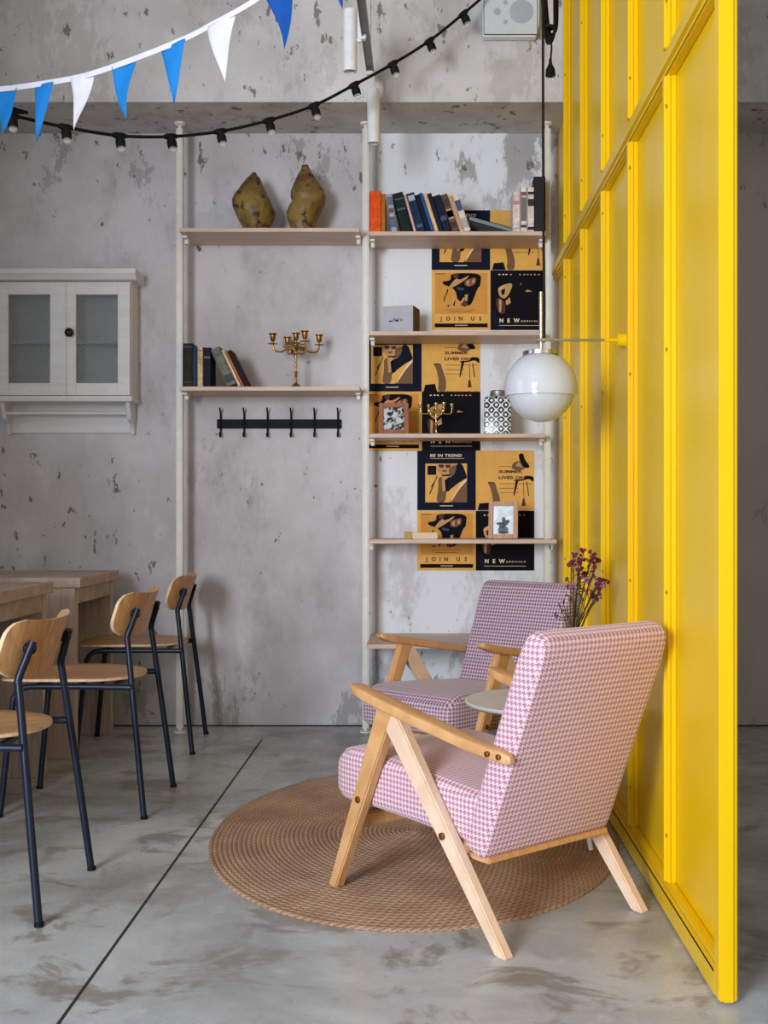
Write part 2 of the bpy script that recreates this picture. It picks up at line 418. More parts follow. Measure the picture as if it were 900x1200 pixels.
for y0, y1 in [(edges[i], edges[i + 1]) for i in range(len(edges) - 1)][:1]:
    pass
r = nb(); L = PY1 - 2.495
box(r, (.016, loc(2.495) + L / 2, 2.18), (.024, L, .075), bev=.003)
box(r, (.003, loc(2.495) + L / 2, 2.18), (.012, L, .030), bev=.003); box(r, (.008, loc(2.495) + L / 2, 2.152), (.012, L, .010), bev=.002)
obj('middle_rail', r, M['yellow'], par)
r = nb(); box(r, (.014, loc(2.495) + L / 2, .036), (.028, L, .064), bev=.003); box(r, (.016, loc(2.495) + L / 2, .076), (.022, L, .018), bev=.003)
box(r, (.005, loc(2.495) + L / 2, .056), (.010, L, .010), bev=.002)
obj('bottom_rail', r, M['yellow'], par)

# ------------------------------------------------------------------ armchairs
def blade(bm, st):                                    # arm: (v, z, half height, half width), fore and aft
    loft(bm, [((u, v, z), (1, 0, 0), (0, .17, 1), w, h, min(w, h) * .45) for v, z, h, w, u in st if u < 0 or v > .02], 3)
def make_armchair(name, label, fab):
    t = thing(name, label, 'armchair', (0, 0, 0), 0, 'houndstooth armchairs')
    # seat cushion
    b = nb(); W = .227
    sec = [(.10, .292, .064, W - .03), (.105, .291, .068, W - .006), (.14, .2915, .0685, W), (.35, .305, .0715, W), (.55, .315, .076, W), (.62, .314, .077, W), (.66, .309, .071, W - .004), (.688, .303, .058, W - .014), (.70, .30, .04, W - .03)]
    sec = [(v - 0.0, z, h, w) for v, z, h, w in sec]
    loft(b, [((0, v, z), (1, 0, 0), (0, 0, 1), w, h, .032) for v, z, h, w in sec], 5)
    obj('seat', b, fab, t, uv=True, sharp=60)
    # back cushion: leaning slab with a soft rounded head
    b = nb(); lo, hi = Vector((0, .128, .208)), Vector((0, -.087, .752)); up = (hi - lo).normalized(); nrm = Vector((0, up.z, -up.y)); H = (hi - lo).length
    st = []
    for s, w, h in ((0, .215, .030), (.006, .226, .0375), (.03, .229, .0395), (.2, .229, .040), (.40, .229, .0395), (.50, .231, .039), (.54, .230, .037), (.56, .2275, .034), (.574, .222, .029), (.582, .214, .021), (H, .203, .012)):
        st.append((lo + up * s, (1, 0, 0), nrm, w, h, .02))
    loft(b, st, 4); obj('backrest', b, fab, t, uv=True, sharp=60)
    # base boards
    b = nb(); box(b, (0, .118, .197), (.43, .075, .014), bev=.003); obj('back_board', b, M['honey'], t)
    b = nb(); box(b, (0, .40, .224), (.30, .48, .012), bev=.003); obj('base_board', b, M['honey'], t)
    b = nb(); box(b, (0, .60, .195), (.46, .045, .04), bev=.004); obj('front_rail', b, M['honey'], t)
    for s in (-1, 1):
        u0, u1 = (s * .229, s * .260); u0, u1 = min(u0, u1), max(u0, u1)
        b = nb(); prism(b, [(.637, .009), (.672, .009), (.456, .525), (.392, .515)], u0, u1, 'yz', .004)
        f = obj('front_leg', b, M['honey'], t)
        k = nb(); lathe(k, [(.009, 0), (.009, .004), (.006, .006), (0, .006)] if s > 0 else [(.009, 0), (.009, -.004), (.006, -.006), (0, -.006)], 14, (s * .260, .535, .268), axis='x'); obj('bolt', k, M['bolt'], f)
        b = nb(); prism(b, [(-.02, 0), (.018, 0), (.432, .478), (.402, .515), (.372, .505)], u0 + .002, u1 + .0015, 'yz', .004)
        f = obj('rear_leg', b, M['pale'], t); f['label'] = 'paler beech rear leg'
        k = nb(); lathe(k, [(.009, 0), (.009, .004), (.006, .006), (0, .006)] if s > 0 else [(.009, 0), (.009, -.004), (.006, -.006), (0, -.006)], 14, (s * .2612, .197, .242), axis='x'); obj('bolt', k, M['bolt'], f)
        u = s * .252
        b = nb(); blade(b, [(.562, .565, .006, .011, u), (.557, .564, .009, .018, u), (.54, .559, .012, .0235, u), (.51, .551, .0138, .025, u), (.44, .537, .0155, .026, u), (.30, .512, .0150, .026, u), (.12, .482, .0145, .023, u), (.03, .467, .0145, .017, u - s * .006), (-.0, .462, .0140, .013, u - s * .011), (-.016, .459, .012, .010, u - s * .013), (-.022, .458, .007, .006, u - s * .013)])
        f = obj('armrest', b, M['honey'], t)
        for v, uo in ((.034, .014), (.006, .004)) if s < 0 else ((.05, .018),):
            k = nb(); lathe(k, [(.007, -s * .004), (.007, s * .003), (.004, s * .005), (0, s * .005)], 12, (u + s * uo, v, .467 - (.03 - v) * .15), axis='x'); obj('bolt', k, M['bolt'], f)
    return t
ch1 = make_armchair('armchair', 'rose pink houndstooth armchair seen from behind, nearest, its back beside the yellow partition', M['fab_a'])
ch1.location = (.368, 2.882, 0); ch1.rotation_euler.z = math.radians(40.5)
ch2 = make_armchair('armchair', 'mauve houndstooth armchair facing left, farther one behind the pink armchair and white table', M['fab_b'])
ch2.location = (.376, 4.76, 0); ch2.rotation_euler.z = math.radians(138.5); ch2.scale = (.985, .985, .985)

# ------------------------------------------------------------------ rug
rg = nb(); rings = 44; prof = []
for i in range(rings):
    for k, (q, h) in enumerate(((0, .0052), (.22, .0074), (.5, .0084), (.78, .0074))):
        prof.append(((i + q) / rings, h, i + q))
prof.append((1.0, .003, rings)); prof.append((1.0, .0, rings))
SEG = 180; RA, RB = .642, .905; L = rg.loops.layers.uv.new('UVMap'); rows = []
for q, h, v in prof:
    rows.append([rg.verts.new((max(q, .002) * RA * math.cos(2 * PI * k / SEG), max(q, .002) * RB * math.sin(2 * PI * k / SEG), h)) for k in range(SEG)])
for i in range(len(rows) - 1):
    for k in range(SEG):
        f = rg.faces.new((rows[i][k], rows[i][(k + 1) % SEG], rows[i + 1][(k + 1) % SEG], rows[i + 1][k]))
        n = max(1.0, round(2 * PI * (prof[i][0]) * .75 * 1.0 * 10) / 10)
        ring = math.floor(prof[i][2]); circ = 2 * PI * (ring + .5) / rings * .77
        for l, kk, ii in zip(f.loops, (k, k + 1, k + 1, k), (i, i, i + 1, i + 1)):
            l[L].uv = (kk / SEG * circ, min(prof[ii][2], ring + .999))
o = obj('round_rug', rg, M['jute'], loc=(-.035, 3.79, .0006)); tag(o, 'braided round jute rug lying on the concrete floor under the armchairs', 'rug')

# ------------------------------------------------------------------ side table and flowers
TX, TY, TZ = .386, 3.75, .424
tb = thing('side_table', 'small round white side table between the two armchairs', 'table', (TX, TY, .0085))
b = nb(); lathe(b, [(0, TZ - .018), (.245, TZ - .018), (.258, TZ - .010), (.260, TZ - .004), (.257, TZ), (0, TZ)], 48); obj('tabletop', b, M['white_lac'], tb)
for a in (-61, 59, 179):
    ca, sa = math.cos(math.radians(a)), math.sin(math.radians(a))
    b = nb(); tube(b, [(ca * .12, sa * .12, TZ - .017), (ca * .235, sa * .235, .004)], [.013, .008], 12); obj('leg', b, M['white_lac'], tb)
fx, fy = .475, 3.80
fv = thing('flower_vase', 'dried plum coloured wildflowers in a vase on the white side table', 'flowers', (fx, fy, TZ + .0086))
b = nb(); lathe(b, [(0, .001), (.030, .001), (.040, .02), (.042, .06), (.034, .10), (.020, .13), (.018, .15), (.021, .155), (.017, .153), (.015, .13), (0, .125)], 24); obj('vase', b, M['ceramic'], fv)
stems, blooms, blooms2, leaves = nb(), nb(), nb(), nb()
rnd = random.Random(4)
def puff(bm, p, r):
    for k in range(5):
        d = Vector((rnd.uniform(-1, 1), rnd.uniform(-1, 1), rnd.uniform(-1, 1))) * r
        g = bmesh.ops.create_icosphere(bm, subdivisions=1, radius=r * rnd.uniform(.45, .75)); bmesh.ops.translate(bm, verts=g['verts'], vec=Vector(p) + d)
        for v in g['verts']: v.co += Vector((rnd.uniform(-1, 1), rnd.uniform(-1, 1), rnd.uniform(-1, 1))) * r * .18
tips = [(684, 650), (692, 658), (678, 662), (698, 668), (688, 676), (682, 657), (672, 655), (702, 684), (698, 690), (706, 688), (694, 700), (700, 700), (670, 662), (686, 683), (679, 672), (660, 708), (656, 712), (664, 716), (700, 660), (672, 690), (710, 684), (695, 652)]
for i, (px, py) in enumerate(tips):
    yy = fy + rnd.uniform(-.06, .06); p = at(px, py, yy) - Vector((fx, fy, TZ))
    base = Vector((rnd.uniform(-.008, .008), rnd.uniform(-.008, .008), .10)); q = Vector((p.x * .35 + rnd.uniform(-.006, .006), p.y * .4, .155 + (p.z - .155) * .45))
    tube(stems, smooth_path([base, Vector((p.x * .08, p.y * .1, .155)), q, p], 4), .0016, 5)
    dark = i not in (9, 11, 13, 17, 19)
    puff(blooms if dark else blooms2, p, .010 if i not in (15, 16, 17) else .005)
    for k in range(2):
        w = q.lerp(p, rnd.uniform(.2, .8)); tp = w + Vector((rnd.uniform(-.035, .035), rnd.uniform(-.03, .03), rnd.uniform(.01, .045)))
        tube(stems, [w, tp], .0010, 4); puff(leaves if rnd.random() < .6 else blooms, tp, .0055)
obj('stems', stems, M['stem'], fv); o = obj('blossoms', blooms, M['bloom'], fv, smooth=False); o['kind'] = 'stuff'
o = obj('pale_blossoms', blooms2, M['bloom_l'], fv, smooth=False); o['kind'] = 'stuff'; o = obj('leaves', leaves, M['leaf'], fv, smooth=False); o['kind'] = 'stuff'

# ------------------------------------------------------------------ dining chairs
def make_chair():
    t = thing('dining_chair', 'x', 'chair', (0, 0, 0), PI / 2, 'oak and black steel dining chairs')
    # seat: rounded outline, 12 mm ply, dished a little
    pts = []; n = 56
    for k in range(n):
        a = 2 * PI * k / n; c, s = math.cos(a), math.sin(a)
        e = 2 / (3.6 if s > 0 else 2.35)
        x = .205 * math.copysign(abs(c) ** e, c); y = .29 + .238 * math.copysign(abs(s) ** e, s)
        pts.append((x, y))
    def sz(x, y): return .456 + .010 * ((x / .2) ** 2) + .006 * max(0, (.16 - y) / .1)
    b = nb(); mi = []
    rr = [1.0, .985, .8, .5, .2]; top = []; bot = []
    for q in rr: top.append([b.verts.new((x * q, .29 + (y - .29) * q, sz(x * q, .29 + (y - .29) * q) - (.002 if q == 1 else 0))) for x, y in pts])
    for q in rr: bot.append([b.verts.new((x * q, .29 + (y - .29) * q, sz(x * q, .29 + (y - .29) * q) - (.010 if q == 1 else .012))) for x, y in pts])
    for R, fl in ((top, 1), (bot, 0)):
        for A, B in zip(R[:-1], R[1:]):
            for k in range(n): b.faces.new((A[k], A[(k + 1) % n], B[(k + 1) % n], B[k]))
        b.faces.new(R[-1])
    for k in range(n): b.faces.new((top[0][k], bot[0][k], bot[0][(k + 1) % n], top[0][(k + 1) % n])).material_index = 1
    obj('seat', b, [M['ply'], M['edge']], t, sharp=50)
    # backrest: bent ply with round corners
    b = nb(); nx, nz, W, H, cr = 26, 12, .214, .074, .05
    def bp(i, j, off):
        w = -H + 2 * H * j / nz; lim = W
        if abs(w) > H - cr: lim = W - cr + math.sqrt(max(0, cr * cr - (abs(w) - (H - cr)) ** 2))
        x = lim * (-1 + 2 * i / nx); z = .674 + w; fw = .058 * (abs(x) / .214) ** 2.6
        y = .072 - .32 * (z - .6) - .004 + fw + off
        return b.verts.new((x, y, z + .30 * fw))
    Fr = [[bp(i, j, .005) for j in range(nz + 1)] for i in range(nx + 1)]; Bk = [[bp(i, j, -.005) for j in range(nz + 1)] for i in range(nx + 1)]
    for i in range(nx):
        for j in range(nz):
            b.faces.new((Fr[i][j], Fr[i + 1][j], Fr[i + 1][j + 1], Fr[i][j + 1])); b.faces.new((Bk[i][j], Bk[i][j + 1], Bk[i + 1][j + 1], Bk[i + 1][j]))
    for i in range(nx):
        for j in (0, nz): b.faces.new((Fr[i][j], Fr[i + 1][j], Bk[i + 1][j], Bk[i][j])).material_index = 1
    for j in range(nz):
        for i in (0, nx): b.faces.new((Fr[i][j], Fr[i][j + 1], Bk[i][j + 1], Bk[i][j])).material_index = 1
    obj('backrest', b, [M['ply_v'], M['edge']], t, sharp=50)
    R = .0105
    for s in (-1, 1):
        b = nb(); tube(b, smooth_path([(s * .230, 0, .004), (s * .205, .034, .30), (s * .178, .066, .57), (s * .174, .070, .605), (s * .165, .058, .645), (s * .152, .040, .70)], 5), R, 12)
        l = obj('rear_leg', b, M['black'], t)
        k = nb(); lathe(k, [(.0125, 0), (.0125, .010), (.0105, .012)], 12, (s * .2305, -.001, 0)); obj('foot_cap', k, M['rubber'], l)
        k = nb(); y1 = .072 - .32 * .074 - .004 + .058 * (.147 / .214) ** 2.6
        lathe(k, [(.011, .036), (.0145, .039), (.0145, y1 - .006), (.012, y1 - .003)], 16, (s * .147, 0, .682), axis='y')
        obj('bracket', k, M['rubber'], l)
        b = nb(); tube(b, smooth_path([(s * .200, .050, .437), (s * .192, .20, .438), (s * .188, .38, .438), (s * .188, .425, .430), (s * .189, .446, .405), (s * .193, .456, .36), (s * .207, .492, .004)], 5), R, 12)
        l = obj('front_leg', b, M['black'], t)
        k = nb(); lathe(k, [(.0125, 0), (.0125, .010), (.0105, .012)], 12, (s * .2075, .493, 0)); obj('foot_cap', k, M['rubber'], l)
    for yb in (.12, .38):
        b = nb(); tube(b, [(-.19, yb, .436), (.19, yb, .436)], .009, 10); obj('cross_bar', b, M['black'], t)
    return t
base_chair = make_chair()
spots = [(-.960, 3.157, 0, 'nearest of three oak and black steel chairs, cut by the left picture edge'),
         (-.943, 4.182, 0, 'oak dining chair with black steel legs, middle one of the row of three'),
         (-1.003, 5.235, 3.5, 'oak dining chair with black steel legs, farthest of the three, next to the back wall')]
for i, (x, y, a, lab) in enumerate(spots):
    c = base_chair if i == 0 else copy_tree(base_chair)
    c.location = (x, y, 0); c.rotation_euler.z = PI / 2 + math.radians(a); c['label'] = lab

# ------------------------------------------------------------------ tables
def make_table():
    t = thing('dining_table', 'x', 'table', (0, 0, 0), 0, 'oak slab tables')
    D, W, Z = .622, .80, .757
    b = nb(); box(b, (-W / 2, D / 2, Z - .021), (W, D, .042), bev=.002, seg=1); obj('tabletop', b, M['table'], t)
    for y in (.035, D - .028):
        b = nb(); box(b, (-W / 2 - .0, y, (Z - .042) / 2), (W - .05, .045, Z - .042), bev=.002, seg=1); obj('slab_leg', b, M['table_v'], t)
    for x in (-.04, -W + .04):
        b = nb(); box(b, (x, D / 2, Z - .042 - .035), (.025, D - .115, .07), bev=.002, seg=1); obj('apron', b, M['table'], t)
    return t
t1 = make_table(); t1.location = (-1.432, 4.89, 0); t1['label'] = 'oak slab table in front of the back wall, behind the farthest chair'
t2 = copy_tree(t1); t2.location = (-1.452, 3.98, 0); t2['label'] = 'oak slab table nearer the camera, cut off by the left picture edge'

# ------------------------------------------------------------------ shelving
PXS = (-1.146, -.277, .571); PY = 5.509
sh = thing('shelving_unit', 'white floor to ceiling post shelving with pale oak shelves against the back wall', 'shelf', (0, PY, 0))
def spost(x):
    b = nb(); box(b, (x, 0, 1.42), (.020, .030, 2.80)); box(b, (x - .012, 0, 1.42), (.006, .030, 2.80)); box(b, (x + .012, 0, 1.42), (.006, .030, 2.80))
    p = obj('post', b, M['white_steel'], sh, smooth=False)
    k = nb(); lathe(k, [(0, 0), (.028, 0), (.028, .006), (.010, .009), (.010, .035)], 18, (x, 0, 0)); obj('foot', k, M['white_steel'], p)
    k = nb(); lathe(k, [(.009, 2.80), (.009, 2.835), (.026, 2.842), (.026, 2.85), (0, 2.85)], 18, (x, 0, 0)); obj('top_foot', k, M['white_steel'], p)
for x in PXS: spost(x)
def shelf(x0, x1, yf, ztop, th=.019):
    b = nb(); box(b, ((x0 + x1) / 2, (yf + YW - .002) / 2 - PY, ztop - th / 2), (x1 - x0, YW - .002 - yf, th), bev=.0015, seg=1)
    s = obj('shelf_board', b, M['shelf'], sh)
    for x in (x0 + .012, x1 - .012):
        k = nb(); box(k, (x, -.01, ztop - th - .006), (.022, .10, .010)); box(k, (x, 0.0, ztop - th - .020), (.016, .03, .020)); obj('shelf_bracket', k, M['white_steel'], s)
YS = 5.386
SH = {'A': 2.330, 'B': 1.604, 'C': 2.314, 'D': 1.857, 'E': 1.389, 'F': .905, 'G': .447}
shelf(-1.125, -.298, YS, SH['A']); shelf(-1.125, -.298, YS, SH['B'])
shelf(-.256, .552, YS, SH['C']); shelf(-.256, .552, YS, SH['D']); shelf(-.256, .552, YS, SH['E'])
b0 = .0
shelf(-.262, .600, 5.36, SH['F']); shelf(-.258, .552, 5.178, SH['G'])

# ------------------------------------------------------------------ books
def book(px_l, ztop, th, h, dep, c, label, lean=0.0, group='books on the shelf', pages=True, band=None, front=5.405, x=None, rough=.55):
    """spine faces the room; origin at the lower left corner of the spine"""
    X = (px_l - CX) * front / F_PX if x is None else x
    t = thing('book', label, 'book', (X, front, ztop + .0004), 0, group)
    t.rotation_euler = (0, -math.radians(lean), 0)
    m = plain('book_cloth', c, .7, 0, .10, 45, spec=.12)
    b = nb(); cv = .0025
    box(b, (cv / 2, dep / 2, h / 2), (cv, dep, h)); box(b, (th - cv / 2, dep / 2, h / 2), (cv, dep, h)); box(b, (th / 2, cv / 2, h / 2), (th, cv, h), bev=.001, seg=1)
    obj('cover', b, m, t, smooth=False)
    b = nb(); box(b, (th / 2, dep / 2 + cv * .5, h / 2), (max(th - 2 * cv, .002), dep - cv - .004, h - .008)); obj('pages', b, M['page'], t, smooth=False)
    if band:
        k = nb(); cols = []
        for z0, z1, bc in band:
            cols.append(plain('spine_print', bc, .5)); box(k, (th / 2, -.0003, h * (z0 + z1) / 2), (th * .8, .0008, h * (z1 - z0)), mi=len(cols) - 1)
        obj('spine_lettering', k, cols, t, smooth=False)
    return t, X
gl = 'books on the left shelf'
zB = SH['B']
S = 5.405 / F_PX
book(214.5, zB, 11.0 * S, .200, .14, (46, 42, 38), 'thick dark charcoal book standing at the left end of the lower left shelf', group=gl, band=[(.9, .93, (70, 64, 54)), (.1, .12, (70, 64, 54))])
book(225.5, zB, 5.6 * S, .186, .13, (44, 62, 84), 'slim slate blue book between the charcoal and the cream book, lower left shelf', group=gl)
book(231.3, zB, 6.6 * S, .184, .13, (206, 178, 140), 'cream book with brown title bars on the lower left shelf', group=gl, band=[(.60, .62, (120, 80, 50)), (.66, .68, (120, 80, 50)), (.72, .74, (120, 80, 50)), (.90, .92, (120, 80, 50))])
book(238.0, zB, 9.0 * S, .180, .13, (34, 32, 46), 'black navy book upright just left of the leaning grey book', group=gl, band=[(.72, .78, (74, 72, 88))])
def leaning(x, zt_, th_px, h, dep, c, label, lean, group, prev, band=None, front=5.405):
    """places a left-leaning book clear of the previous one (its bottom-right x, height and tilt)"""
    if prev:
        R1, h1, a1 = prev; hh = min(h, h1); x = max(x, R1 + hh * (math.tan(math.radians(lean)) - math.tan(math.radians(a1))) * 1.0 + .0006)
    th = th_px * S
    book(0, zt_, th, h, dep, c, label, lean, group, True, band, front, x)
    return (x + th / math.cos(math.radians(lean)), h, lean)
X0 = lambda px, f=5.405: (px - CX) * f / F_PX
p = leaning(X0(266.5), zB, 11.2, .186, .13, (112, 114, 106), 'sage grey book with a black emblem leaning on the lower left shelf', 25, gl, None, [(.08, .28, (40, 40, 40)), (.78, .86, (78, 80, 74))])
p = leaning(X0(279), zB, 3.2, .184, .12, (226, 204, 184), 'thin off white booklet leaning right of the sage grey book', 25.5, gl, p)
p = leaning(X0(283), zB, 2.4, .183, .12, (214, 122, 56), 'thin orange booklet leaning before the last black one, lower left shelf', 26, gl, p)
p = leaning(X0(287), zB, 4.6, .182, .12, (40, 34, 38), 'thin black book leaning last at the right of the lower left shelf row', 26.5, gl, p)
gr = 'books on the top right shelf'; zC = SH['C']
book(431.5, zC, 13.5 * S, .188, .15, (226, 84, 34), 'bright orange book at the left end of the top right shelf', group=gr, x=-.2550)
book(446.5, zC, 5.2 * S, .176, .14, (176, 112, 40), 'thin amber book beside the bright orange one on the top right shelf', group=gr, x=-.2550 + 13.6 * S)
p = leaning(X0(458.6), zC, 7.0, .176, .14, (164, 172, 190), 'pale blue grey book, first of the leaning row on the top right shelf', 8, gr, None, [(.12, .40, (92, 100, 126)), (.5, .62, (110, 70, 66)), (.7, .92, (96, 106, 130))])
p = leaning(X0(467), zC, 12.5, .180, .15, (26, 40, 40), 'thick dark bottle green book in the leaning row of the top right shelf', 13.5, gr, p, [(.55, .60, (60, 84, 80)), (.82, .86, (70, 90, 86))])
p = leaning(X0(484), zC, 3.0, .180, .13, (224, 184, 184), 'slim blush pink book in the leaning row of the top right shelf', 15.5, gr, p)
p = leaning(X0(487), zC, 9.4, .182, .14, (30, 50, 80), 'dark blue book with a pale title at its top, leaning row', 16.5, gr, p, [(.80, .94, (160, 178, 196)), (.1, .18, (60, 86, 120))])
p = leaning(X0(497), zC, 5.0, .177, .14, (26, 32, 44), 'blue black book left of the bright blue one in the leaning row', 17, gr, p)
p = leaning(X0(503), zC, 3.8, .187, .14, (36, 96, 164), 'slim bright blue book in the middle of the leaning row', 17.5, gr, p)
p = leaning(X0(508), zC, 4.6, .184, .14, (228, 190, 146), 'slim cream book right of the bright blue one in the leaning row', 17.8, gr, p)
p = leaning(X0(514), zC, 5.0, .184, .14, (32, 36, 52), 'narrow ink navy book right of the slim cream one, leaning row', 18, gr, p)
p = leaning(X0(520), zC, 9.0, .172, .14, (30, 34, 54), 'broad ink navy book left of the brown one, leaning row', 18.2, gr, p, [(.3, .42, (60, 70, 110))])
p = leaning(X0(530), zC, 8.0, .178, .14, (108, 78, 60), 'brown picture spined book near the right end of the leaning row', 18.5, gr, p, [(.10, .26, (60, 42, 36)), (.34, .60, (190, 160, 130)), (.38, .56, (70, 50, 42)), (.68, .86, (62, 44, 38))])
p = leaning(X0(538), zC, 4.6, .180, .14, (232, 206, 176), 'slim ivory book just right of the brown picture book, leaning row', 18.8, gr, p, [(.05, .95, (196, 150, 112))])
p = leaning(X0(543), zC, 7.6, .178, .14, (224, 218, 212), 'white book with blue print, last of the leaning row', 19, gr, p, [(.10, .36, (180, 170, 172)), (.56, .84, (58, 84, 130))])
# a fallen book propped against the three pale ones
xr = X0(600.5); tiltd = 16.0; LN = 50 * S / math.cos(math.radians(tiltd))
t = thing('book', 'grey blue book fallen over and propped low between the leaning row and pale books', 'book', (xr - .004, 5.415, zC + .0004), 0, gr)
t.rotation_euler = (0, math.radians(tiltd), 0); m = plain('book_cloth', (120, 134, 142), .5)
b = nb(); box(b, (-LN / 2, .065, .0015), (LN, .13, .003)); box(b, (-LN / 2, .065, .0205), (LN, .13, .003)); box(b, (-LN / 2, .0015, .011), (LN, .003, .022)); obj('cover', b, m, t, smooth=False)
b = nb(); box(b, (-LN / 2, .067, .011), (LN - .006, .122, .016)); obj('pages', b, M['page'], t, smooth=False)
book(600.5, zC, 9.2 * S, .186, .13, (222, 206, 202), 'pale pink white book with a red heart mark, left of three pale books', group=gr, band=[(.68, .77, (206, 130, 130)), (.06, .12, (206, 176, 180))])
book(610.0, zC, 7.6 * S, .210, .13, (224, 216, 210), 'tall off white book, middle of the three pale books', group=gr, band=[(.10, .16, (70, 60, 62)), (.24, .76, (120, 110, 112)), (.8, .88, (120, 90, 84))])
book(617.8, zC, 8.6 * S, .206, .13, (220, 208, 200), 'off white book with a black square emblem, right of the three pale books', group=gr, band=[(.84, .90, (30, 26, 28)), (.58, .74, (48, 40, 50)), (.05, .12, (40, 34, 36))])
# black file box: angled top
t = thing('file_box', 'tall black magazine file with a slanted top, right end of top right shelf', 'file box', (X0(625.6), 5.405, zC + .0004), 0)
b = nb(); W_, D_ = 13.4 * S, .235
prism(b, [(0, 0), (D_, 0), (D_, .175), (.08, .255), (0, .255)], 0, .003, 'yz'); prism(b, [(0, 0), (D_, 0), (D_, .175), (.08, .255), (0, .255)], W_ - .003, W_, 'yz')
box(b, (W_ / 2, .0015, .1275), (W_, .003, .255)); box(b, (W_ / 2, D_ - .0015, .0875), (W_, .003, .175)); box(b, (W_ / 2, D_ / 2, .0015), (W_, D_, .003)); obj('case', b, plain('black_board', (26, 26, 36), .5), t, smooth=False)
b = nb(); box(b, (W_ / 2, .12, .10), (W_ - .008, .20, .18)); obj('papers', b, M['page'], t, smooth=False)

# ------------------------------------------------------------------ gourd vases
def gourd(outl, Y, ztop, label, dx=0.0):
    cx0 = (outl[-1][1] + outl[-1][2]) / 2; base_y = outl[-1][0]; k = Y / F_PX
    t = thing('gourd_vase', label, 'vase', ((cx0 - CX) * k, Y, ztop + .0004), 0, 'gourd vases')
    b = nb(); seg = 36; rows = []
    ol = [o_ for o_ in outl]; fine = []
    for i in range(len(ol) - 1):
        for q in range(5):
            u = q / 5; uu = u * u * (3 - 2 * u) * .25 + u * .75
            fine.append(tuple(ol[i][j] + (ol[i + 1][j] - ol[i][j]) * (u if j == 0 else uu) for j in range(3)))
    fine.append(ol[-1]); rr = random.Random(len(label))
    ph = [rr.uniform(0, 6.28) for _ in range(6)]
    for y, l, r in fine:
        z = (base_y - y) * k; c = ((l + r) / 2 - cx0) * k; rad = (r - l) / 2 * k
        row = []
        for q in range(seg):
            a = 2 * PI * q / seg; wob = 1 + .035 * math.sin(3 * a + ph[0] + z * 30) * abs(math.sin(a)) + .02 * math.sin(5 * a + ph[1] - z * 50) * abs(math.sin(a))
            row.append(b.verts.new((c + rad * math.cos(a), rad * .9 * math.sin(a) * wob, z)))
        rows.append(row)
    for A, B in zip(rows[:-1], rows[1:]):
        for q in range(seg): b.faces.new((A[q], A[(q + 1) % seg], B[(q + 1) % seg], B[q]))
    b.faces.new(rows[0]); b.faces.new(rows[-1])
    o = obj('body', b, M['gourd'], t, sharp=80)
    y, l, r = outl[0]; z = (base_y - y) * k; c = ((l + r) / 2 - cx0) * k; rad = (r - l) / 2 * k
    n = nb(); lathe(n, [(rad * 1.0, z - .004), (rad * 1.12, z + .002), (rad * .9, z + .006), (rad * .6, z + .002), (0, z - .002)], 18, (c, 0, 0), sy=.9); obj('rim', n, M['knob'], t)
Zg = SH['A']
g1 = [(198, 295, 300.5), (203, 289, 305), (213, 281.5, 309), (222, 275, 313.5), (228, 272, 316), (236, 272.5, 320), (243, 275.5, 323), (250, 278.5, 322), (258, 283, 318), (264, 286, 315), (267, 287, 314)]
gourd(g1, 5.49, Zg, 'mottled olive brown gourd vase, diamond shaped, left of the pair on the top left shelf')
g2 = [(189, 354, 361.5), (194, 351.5, 364.5), (202, 347.5, 369), (210, 344, 375), (218, 341, 380), (224, 340.5, 382), (230, 342.5, 381.5), (236, 338.5, 379.5), (244, 335.5, 376), (252, 337, 372), (260, 340, 369), (267, 342, 367.5)]
gourd(g2, 5.49, Zg, 'taller mottled gourd vase with a pinched waist, right of the pair')

